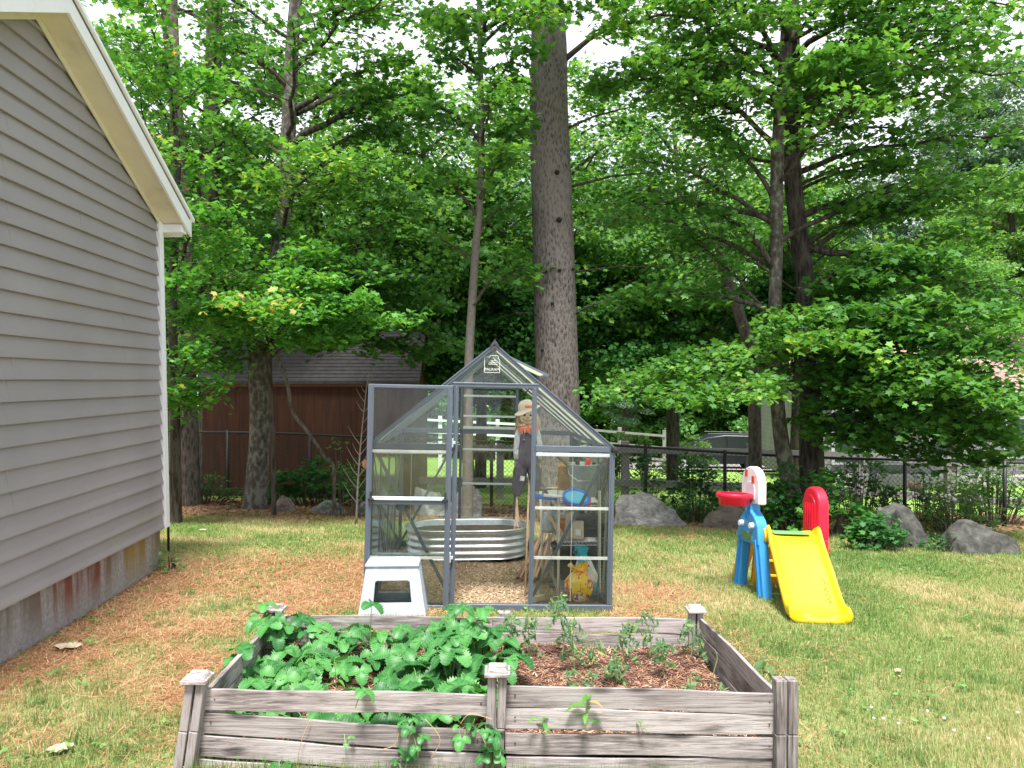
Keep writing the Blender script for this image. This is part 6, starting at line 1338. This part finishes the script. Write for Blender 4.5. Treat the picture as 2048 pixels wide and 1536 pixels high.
# scarecrow hanging inside the door opening
sc0 = gthing('scarecrow', 'scarecrow doll with straw hair, floppy hat and grey denim dungarees hanging in the doorway', 'scarecrow', .297, .42, 1.375); sc0.scale = (.82, .82, .82)
from mathutils import noise as _ns
SC = lambda n, c, **k: simple(n, c, .9, bump=.3, bscale=90, **k)
def blob(prof_, n=28, sx=1, sy=1, off=(0, 0, 0), wob=.04, seed=0, rf=None):
    m_ = MB(); vs_ = []
    for (r, z, ox) in prof_:
        for k in range(n):
            a = 2*PI*k/n; s = 1+wob*_ns.noise(Vector((math.cos(a)*2, math.sin(a)*2, z*22+seed)))*2+(wob*.6*math.sin(a*7+z*30)); 
            if rf: s *= rf(a, z)
            vs_.append((off[0]+ox+math.cos(a)*r*s*sx, off[1]+math.sin(a)*r*s*sy, off[2]+z))
    L_ = len(prof_); m_.add(vs_, [(i*n+k, i*n+(k+1) % n, (i+1)*n+(k+1) % n, (i+1)*n+k) for i in range(L_-1) for k in range(n)]+[tuple(range(n))[::-1], tuple((L_-1)*n+k for k in range(n))]); return m_
# body in local coordinates, origin at neck
M['denim'] = SC('grey_denim', (.13, .118, .15), var=.3, scale=14); M['straw'] = simple('straw', (.62, .47, .30), .9, var=.3, scale=30)
M['plaid'] = simple('plaid_cloth', (.50, .55, .58), .9, var=.45, scale=45)
HC = (0, 0, .115)
blob([(.01, -.085, 0), (.055, -.075, 0), (.083, -.04, 0), (.092, 0, 0), (.088, .035, 0), (.06, .07, 0), (.01, .085, 0)], sy=.85, off=HC, wob=.01).build('head', SC('burlap_face', (.78, .70, .52), var=.1), sc0, smooth=True, sub=1)
fy = -.083
for x_ in (-.038, .022): MB().lathe([(.001, -.010), (.009, -.007), (.012, .0), (.009, .007), (.001, .010)], n=10).build('eye', M['black'], sc0, smooth=True).location = (x_, fy+.004, .128)
MB().prism([(-.024, .090), (.008, .090), (-.008, .122)], fy-.008, fy+.006).build('nose', simple('pink_felt', (.72, .25, .22), .9), sc0)
MB().tube([(x_-.008, fy+.004+abs(x_)*.25, .070+ (x_/.05)**2*.022) for x_ in np.linspace(-.052, .052, 11)], .0028, 5).build('mouth', M['black'], sc0)
hat = MB().lathe([(.128, -.022), (.125, -.012), (.092, .0), (.085, .008), (.08, .05), (.055, .085), (.01, .095)], n=30, rfun=lambda a, z: 1+(.12*math.sin(a*2+.6)+.07*math.sin(a*5))*(1 if z < 0 else .2))
hat_o = hat.build('hat', SC('floppy_hat', (.62, .55, .50), var=.15), sc0, smooth=True, sub=1); hat_o.location = (0, .005, .178); hat_o.location = (-.01, .012, .188); hat_o.rotation_euler = (R(6), R(-20), 0)
MB().lathe([(.086, .004), (.089, .012), (.086, .028), (.082, .03)], n=24).build('hat_band', simple('orange_patch', (.72, .22, .08), .9, var=.3, scale=30), sc0).location = (0, .012, .196)
hr2 = MB(); r_ = random.Random(6)
for j in range(90):
    a = r_.uniform(-.5, PI+.5); sx_s = math.cos(a); x_ = sx_s*.085; y_ = math.sin(a)*.07
    if abs(x_) < .045 and y_ < .02: continue
    hr2.tube([(x_, y_, .15), (x_*1.25+r_.uniform(-.01, .01), y_*1.1, .08), (x_*1.35+r_.uniform(-.03, .03), y_+r_.uniform(-.03, .03), r_.uniform(-.06, .03))], [.0035, .003, .001], 3, caps=False)
hr2.build('straw_hair', M['straw'], sc0)
cl_ = MB()
for j in range(9):
    a = -PI/2+(j-4)*.42; x_, y_ = math.cos(a)*.075, math.sin(a)*.055
    cl_.add([(x_*.35, y_*.5-.02, .035), (x_*1.1-.02, y_-.03, .0), (x_*1.25, y_-.03, -.055-.01*(j % 2)), (x_*1.1+.025, y_-.03, .0)], [(0, 1, 2, 3)])
cl_.build('neckerchief', simple('orange_scarf', (.70, .24, .14), .9, var=.35, scale=40), sc0)
blob([(.03, .03, 0), (.075, .0, 0), (.088, -.05, 0), (.085, -.12, 0), (.082, -.2, 0)], sy=.6, wob=.05).build('shirt', M['plaid'], sc0, smooth=True)
for sg in (-1, 1):
    ax = sg*.085
    m_ = blob([(.028, 0, 0), (.036, -.06, sg*.012), (.038, -.14, sg*.018), (.040, -.24, sg*.02), (.036, -.30, sg*.02)], sy=.75, off=(ax, .0, -.015), wob=.06, seed=sg); m_.build('sleeve', M['plaid'], sc0, smooth=True)
    h_ = MB()
    for j in range(22): h_.tube([(ax+sg*.02+r_.uniform(-.02, .02), r_.uniform(-.02, .02), -.29), (ax+sg*.02+r_.uniform(-.03, .03), r_.uniform(-.03, .03), -.40), (ax+sg*.015+r_.uniform(-.055, .055), r_.uniform(-.03, .03), -.40-r_.uniform(.05, .22))], [.003, .0025, .001], 3, caps=False)
    h_.build('straw_hand', M['straw'], sc0)
blob([(.078, .0, 0), (.092, -.06, 0), (.094, -.11, 0), (.098, -.16, 0), (.105, -.24, 0), (.108, -.31, 0), (.09, -.35, 0)], sy=.68, off=(0, 0, -.045), wob=.05).build('dungarees', M['denim'], sc0, smooth=True)
for sg, ln, lean in ((-1, .36, -.05), (1, .31, .03)):
    pr = [(.066, -.31, 0), (.072, -.38, lean*.3), (.070, -.44, lean*.6), (.062, -.33-ln+.14, lean*.9), (.05, -.33-ln+.08, lean*1.1), (.036, -.33-ln+.02, lean*1.2), (.014, -.33-ln, lean*1.3)]
    pr = sorted(pr, key=lambda q: -q[1]); blob(pr, sy=.7, off=(sg*.045, 0, 0), wob=.16, seed=sg*3).build('trouser_leg', M['denim'], sc0, smooth=True)
    s_ = MB()
    for j in range(10): s_.tube([(sg*.052+lean*1.2+r_.uniform(-.01, .01), 0, -.33-ln+.03), (sg*.052+lean*1.2+r_.uniform(-.03, .03), r_.uniform(-.02, .02), -.33-ln-.25), (sg*.052+lean*1.2+r_.uniform(-.04, .04), r_.uniform(-.02, .02), -.33-ln-.33)], [.004, .003, .001], 3, caps=False)
    s_.build('straw_foot', M['straw'], sc0)
MB().box((-.060, -.078, -.50), (.045, .006, .045), Euler((0, R(12), 0)).to_matrix()).build('patch', simple('pale_patch', (.60, .64, .66), .9, var=.4, scale=60), sc0)
for sg in (-1, 1): MB().box((sg*.045, -.066, -.07), (.022, .01, .12), Euler((R(-6), 0, 0)).to_matrix()).build('strap', M['denim'], sc0, bevel=.003)
for sg in (-1, 1): MB().lathe([(.001, -.003), (.008, 0), (.001, .003)], n=8).build('button', M['t_white'], sc0).location = (sg*.045, -.078, -.115)
MB().tube([(.03, .03, -.2), (.0, -.02, -.85), (-.03, -.06, -1.66)], [.011, .012, .010], 7).build('pole', M['straw'], sc0, smooth=True)

# ------------------------------------------------------------------ step stool in front of the door
P0 = G(-.872, 5.62); stl = thing('step_stool', 'pale blue grey plastic step stool leaning before the greenhouse door', 'stool', P0, (0, 0, R(2)))
M['stool'] = simple('pale_grey_plastic', (.46, .53, .60), .5, var=.12, scale=12, dirt=(.42, .44, .46))
def quadpts(x0b, x1b, x0t, x1t, z0, z1): return [(x0b, z0), (x1b, z0), (x1t, z1), (x0t, z1)]
HS = .375
outer = [(-.245, 0), (.235, 0), (.185, HS-.03), (.165, HS), (-.175, HS), (-.195, HS-.03)]
inner = [(-.135, .10), (.14, .10), (.125, .245), (.11, .255), (-.11, .255), (-.125, .245)]
fm = MB().ring(outer, inner, -.012, .012).build('front_panel', M['stool'], stl, bevel=.006); fm.rotation_euler = (R(-9), 0, 0); fm.location = (0, -.06, 0)
bm2 = MB().ring(outer, inner, -.012, .012).build('back_panel', M['stool'], stl, bevel=.006); bm2.rotation_euler = (R(9), 0, 0); bm2.location = (0, .26, 0)
MB().box((-.005, .10, HS-.008), (.40, .26, .03), taper=.95).build('step', M['stool'], stl, bevel=.012, seg=3)
MB().box((-.005, .10, HS+.008), (.30, .17, .003)).build('tread', simple('worn_tread', (.44, .50, .56), .8, var=.2, scale=30, bump=.5), stl)
for sg in (-1, 1):
    MB().add([(sg*.245, -.065, 0), (sg*.245, .265, 0), (sg*.19, .205, HS-.03), (sg*.19, -.005, HS-.03), (sg*.228, -.065, 0), (sg*.228, .265, 0), (sg*.175, .205, HS-.03), (sg*.175, -.005, HS-.03)],
             [(0, 1, 2, 3), (7, 6, 5, 4), (0, 4, 5, 1), (1, 5, 6, 2), (2, 6, 7, 3), (3, 7, 4, 0)]).build('side_panel', M['stool'], stl, bevel=.004)

# ------------------------------------------------------------------ toy climber with slide
TP = G(2.28, 5.66); toy_ = thing('play_slide', 'plastic toddler climber with yellow slide, blue side tower and red arched panel', 'play set', TP, (R(-3.5), R(1.2), R(-5)))
Yl = M['t_yellow']
# slide: cross-section swept along a profile (y back, z up)
def zs(t):   # slide height along its run
    return t
run = [(0, .035), (.03, .03), (.08, .035), (.16, .075), (.26, .15), (.40, .265), (.54, .38), (.66, .47), (.74, .515), (.82, .535), (.96, .54)]
rp2 = smooth_path([(0, a, b) for a, b in run], 40)
vs_ = []; fs_ = []
wtop, wbot = .195, .205
for i, p in enumerate(rp2):
    t = i/39; hw = wbot+(wtop-wbot)*t; rail = .055+.045*math.exp(-((t-.14)/.1)**2)+.06*math.exp(-((t-.80)/.09)**2)
    if t > .93: rail = .03
    sec = [(-hw-.025, -.055), (-hw-.028, rail*.7), (-hw-.012, rail), (-hw+.008, rail*.9), (-hw+.02, .012), (-hw+.04, .0), (0, -.004), (hw-.04, .0), (hw-.02, .012), (hw-.008, rail*.9), (hw+.012, rail), (hw+.028, rail*.7), (hw+.025, -.055), (0, -.03)]
    for (x_, z_) in sec: vs_.append((x_, p[1], max(-.01, p[2]+z_)))
ns_ = 14
for i in range(39):
    for k in range(ns_): fs_.append((i*ns_+k, (i+1)*ns_+k, (i+1)*ns_+(k+1) % ns_, i*ns_+(k+1) % ns_))
fs_ += [tuple(range(ns_)), tuple(39*ns_+k for k in range(ns_))[::-1]]
slide = MB().add(vs_, fs_).build('slide', Yl, toy_, smooth=True, sub=1)
LG = simple('red_print', (.62, .05, .02), .6)
lm = MB(); r_ = random.Random(12)
for j in range(16):
    u = .20+.012*j; zq = float(np.interp(u, [p[1] for p in rp2], [p[2] for p in rp2]))+.004; xx = .135+.010*math.sin(j*2.1); L_ = .012+.012*r_.random()
    lm.tube([(xx-L_, u, zq), (xx, u+.012, zq+.010), (xx+L_*.6, u-.004, zq-.002)], .0022, 4)
lm.build('slide_marking', LG, slide)
MB().box((0, .86, .552), (.30, .16, .012)).build('platform', M['t_green'], toy_, bevel=.004)
for sg in (-1, 1): MB().lathe([(.001, -.02), (.055, -.02), (.062, 0), (.055, .02), (.001, .02)], n=24).build('slide_shoulder', Yl, toy_, bevel=.006).location = (sg*.215, .80, .53)
for sg in (-1, 1): toy_.children[-1 if sg > 0 else -2].rotation_euler = (0, R(90), 0)
# blue side tower (plane x = const, on the left of the platform)
Bl = M['t_blue']; XB = -.262
def sidepanel(poly, x0, x1, nm, mat, par, holes=None, bev=.008):
    n = len(poly); v = [(x0, p[0], p[1]) for p in poly]+[(x1, p[0], p[1]) for p in poly]
    f = [tuple(range(n)), tuple(range(2*n-1, n-1, -1))]+[(i, i+n, (i+1) % n+n, (i+1) % n) for i in range(n)]
    return MB().add(v, f).build(nm, mat, par, bevel=bev)
cy = .98
tw_ = thing('x', None, None); bpy.data.objects.remove(tw_)
def leg(sg, nm='leg'):
    y0 = cy+sg*.255; y1 = cy+sg*.10
    m_ = MB()
    a = Vector((XB, y0, -.02)); b = Vector((XB, y1+sg*.05, .50)); m_.bar(a, b, .11, .085, (1, 0, 0)); return m_.build(nm, Bl, toy_, bevel=.014, seg=3)
leg(-1); leg(1)
for sg in (-1, 1): MB().bar((XB-.045, cy+sg*.235, .02), (XB-.045, cy+sg*.15, .48), .04, .03, (1, 0, 0)).build('leg_rib', simple('blue_rib', (.02, .22, .58), .4), toy_, bevel=.008)
sidepanel([(cy-.215, .44), (cy+.215, .44), (cy+.19, .60), (cy+.15, .655), (cy+.09, .70), (cy+.05, .72), (cy+.045, .80), (cy-.045, .80), (cy-.05, .72), (cy-.09, .70), (cy-.15, .655), (cy-.19, .60)], XB-.05, XB+.05, 'tower', Bl, toy_, bev=.014)
sidepanel([(cy-.10, .47), (cy+.10, .47), (cy+.10, .535), (cy-.10, .535)], XB-.056, XB-.049, 'slot', simple('slot_green', (.10, .22, .10), .5), toy_, bev=0)
for yq in (cy-.11, cy+.09): MB().tube([(XB-.045, yq, .60), (XB-.085, yq, .60)], [.026, .022], 12).build('bolt_cap', M['t_white'], toy_, smooth=False)
MB().tube([(XB-.056, cy-.02, .66), (XB-.056, cy, .74), (XB-.056, cy+.02, .66)], .008, 6).build('rib', Bl, toy_)
# white backboard: arched, facing left
arch = [(cy-.17, .78), (cy+.17, .78)]+[(cy+.17*math.cos(a), .95+.15*math.sin(a)) for a in np.linspace(0, PI, 15)]
bb = sidepanel(arch, XB-.03, XB+.045, 'backboard', M['t_white'], toy_, bev=.014)
ar2 = [(cy-.10, .82), (cy+.06, .82)]+[(cy-.02+.08*math.cos(a), .91+.06*math.sin(a)) for a in np.linspace(0, PI, 11)]
sidepanel(ar2, XB-.036, XB-.028, 'backboard_relief', simple('lilac_relief', (.66, .63, .72), .5), bb, bev=.003)
for (y_, z_) in ((cy+.06, 1.04), (cy-.07, .99)): MB().box((XB-.034, y_, z_), (.008, .04, .06)).build('red_mark', LG, bb)
hp = thing('x', None, None); bpy.data.objects.remove(hp)
hoop = MB().lathe([(.115, .0), (.150, .0), (.155, -.012), (.150, -.04), (.132, -.045), (.128, -.10), (.118, -.10), (.118, -.03), (.115, 0)], n=40, rfun=lambda a, z: 1 if z > -.09 else 1+.03*math.sin(a*14)).build('hoop', M['t_red'], toy_, smooth=True)
hoop.location = (XB-.17, cy, .865)
MB().box((XB-.03, cy, .845), (.06, .12, .04)).build('hoop_bracket', M['t_red'], toy_, bevel=.008)
# red arched panel on the right
XR = .262
ra = [(cy-.17, .50), (cy+.17, .50)]+[(cy+.17*math.cos(a), .78+.16*math.sin(a)) for a in np.linspace(0, PI, 15)]
rpn = sidepanel(ra, XR-.05, XR+.045, 'arch_panel', M['t_red'], toy_, bev=.02)
ra2 = [(cy-.11, .58), (cy+.11, .58)]+[(cy+.11*math.cos(a), .77+.10*math.sin(a)) for a in np.linspace(0, PI, 11)]
rel = sidepanel(ra2, XR-.058, XR-.048, 'arch_relief', simple('deep_red_plastic', (.66, .008, .035), .35), rpn, bev=.004)
for k in range(4): MB().tube([(XR-.060, cy-.07+.047*k, .60), (XR-.060, cy-.07+.047*k, .80)], .007, 6).build('rib', M['t_red'], rpn)
sidepanel([(cy-.20, -.02), (cy-.08, -.02), (cy-.06, .30), (cy+.06, .30), (cy+.10, -.02), (cy+.22, -.02), (cy+.17, .51), (cy-.17, .51)], XR-.04, XR+.04, 'red_leg_panel', M['t_red'], toy_, bev=.014)
def swing(names, px, py, ang):
    T = Matrix.Translation((px, py, 0)) @ Matrix.Rotation(ang, 4, 'Z') @ Matrix.Translation((-px, -py, 0))
    bpy.context.view_layer.update()
    for o in list(toy_.children):
        if o.name.split('.')[0] in names: o.matrix_local = T @ o.matrix_local
swing({'leg', 'leg_rib', 'tower', 'slot', 'bolt_cap', 'rib', 'backboard', 'hoop', 'hoop_bracket'}, XB, cy-.1, R(13)); swing({'arch_panel', 'red_leg_panel'}, XR, cy-.1, R(7))
# yellow climbing steps at the back and base bar
cs = MB().bar((0, cy+.33, -.02), (0, cy+.13, .52), .46, .05, (0, 1, 0)).build('climbing_wall', simple('orange_yellow_plastic', (.86, .42, .01), .45), toy_, bevel=.015)
for k in range(3): MB().box((0, cy+.30-.05*k-.05, .12+.14*k), (.40, .07, .03)).build('step', Yl, toy_, bevel=.01)
MB().bar((-.30, cy+.52, .03), (-.22, cy+.30, .50), .05, .13, (1, 0, 0)).build('yellow_side', simple('orange_yellow_side', (.88, .45, .01), .45), toy_, bevel=.014)
MB().box((-.02, cy-.16, .03), (.56, .04, .03)).build('base_bar', M['t_green'], toy_, bevel=.006)

# lone small things
o = thing('solar_light', 'small orange flower ornament by the trunk of the bare sapling', 'ornament', G(P(731, 930, 11.3).x, 11.3)); z_ = P(731, 930, 11.3).z-o.location.z
MB().tube([(0, 0, 0), (0, 0, z_)], .004, 5).build('stake', M['twig'], o)
leaves('petal', np.array([(random.uniform(-.03, .03), 0, z_+random.uniform(-.02, .05)) for _ in range(9)]), np.array([(random.gauss(0, .5), -1, .3) for _ in range(9)]), np.full(9, .09), simple('peach_petal', (.75, .32, .16), .7), o, OVAL)
o = thing('planter_barrel', 'small wooden planter before the right hand house', 'planter', G(P(1835, 960, 20).x, 20)); MB().lathe([(.001, 0), (.17, 0), (.22, .26), (.20, .27), (.001, .24)], n=20).build('pot', simple('dark_barrel', (.08, .05, .04), .8), o, smooth=True)
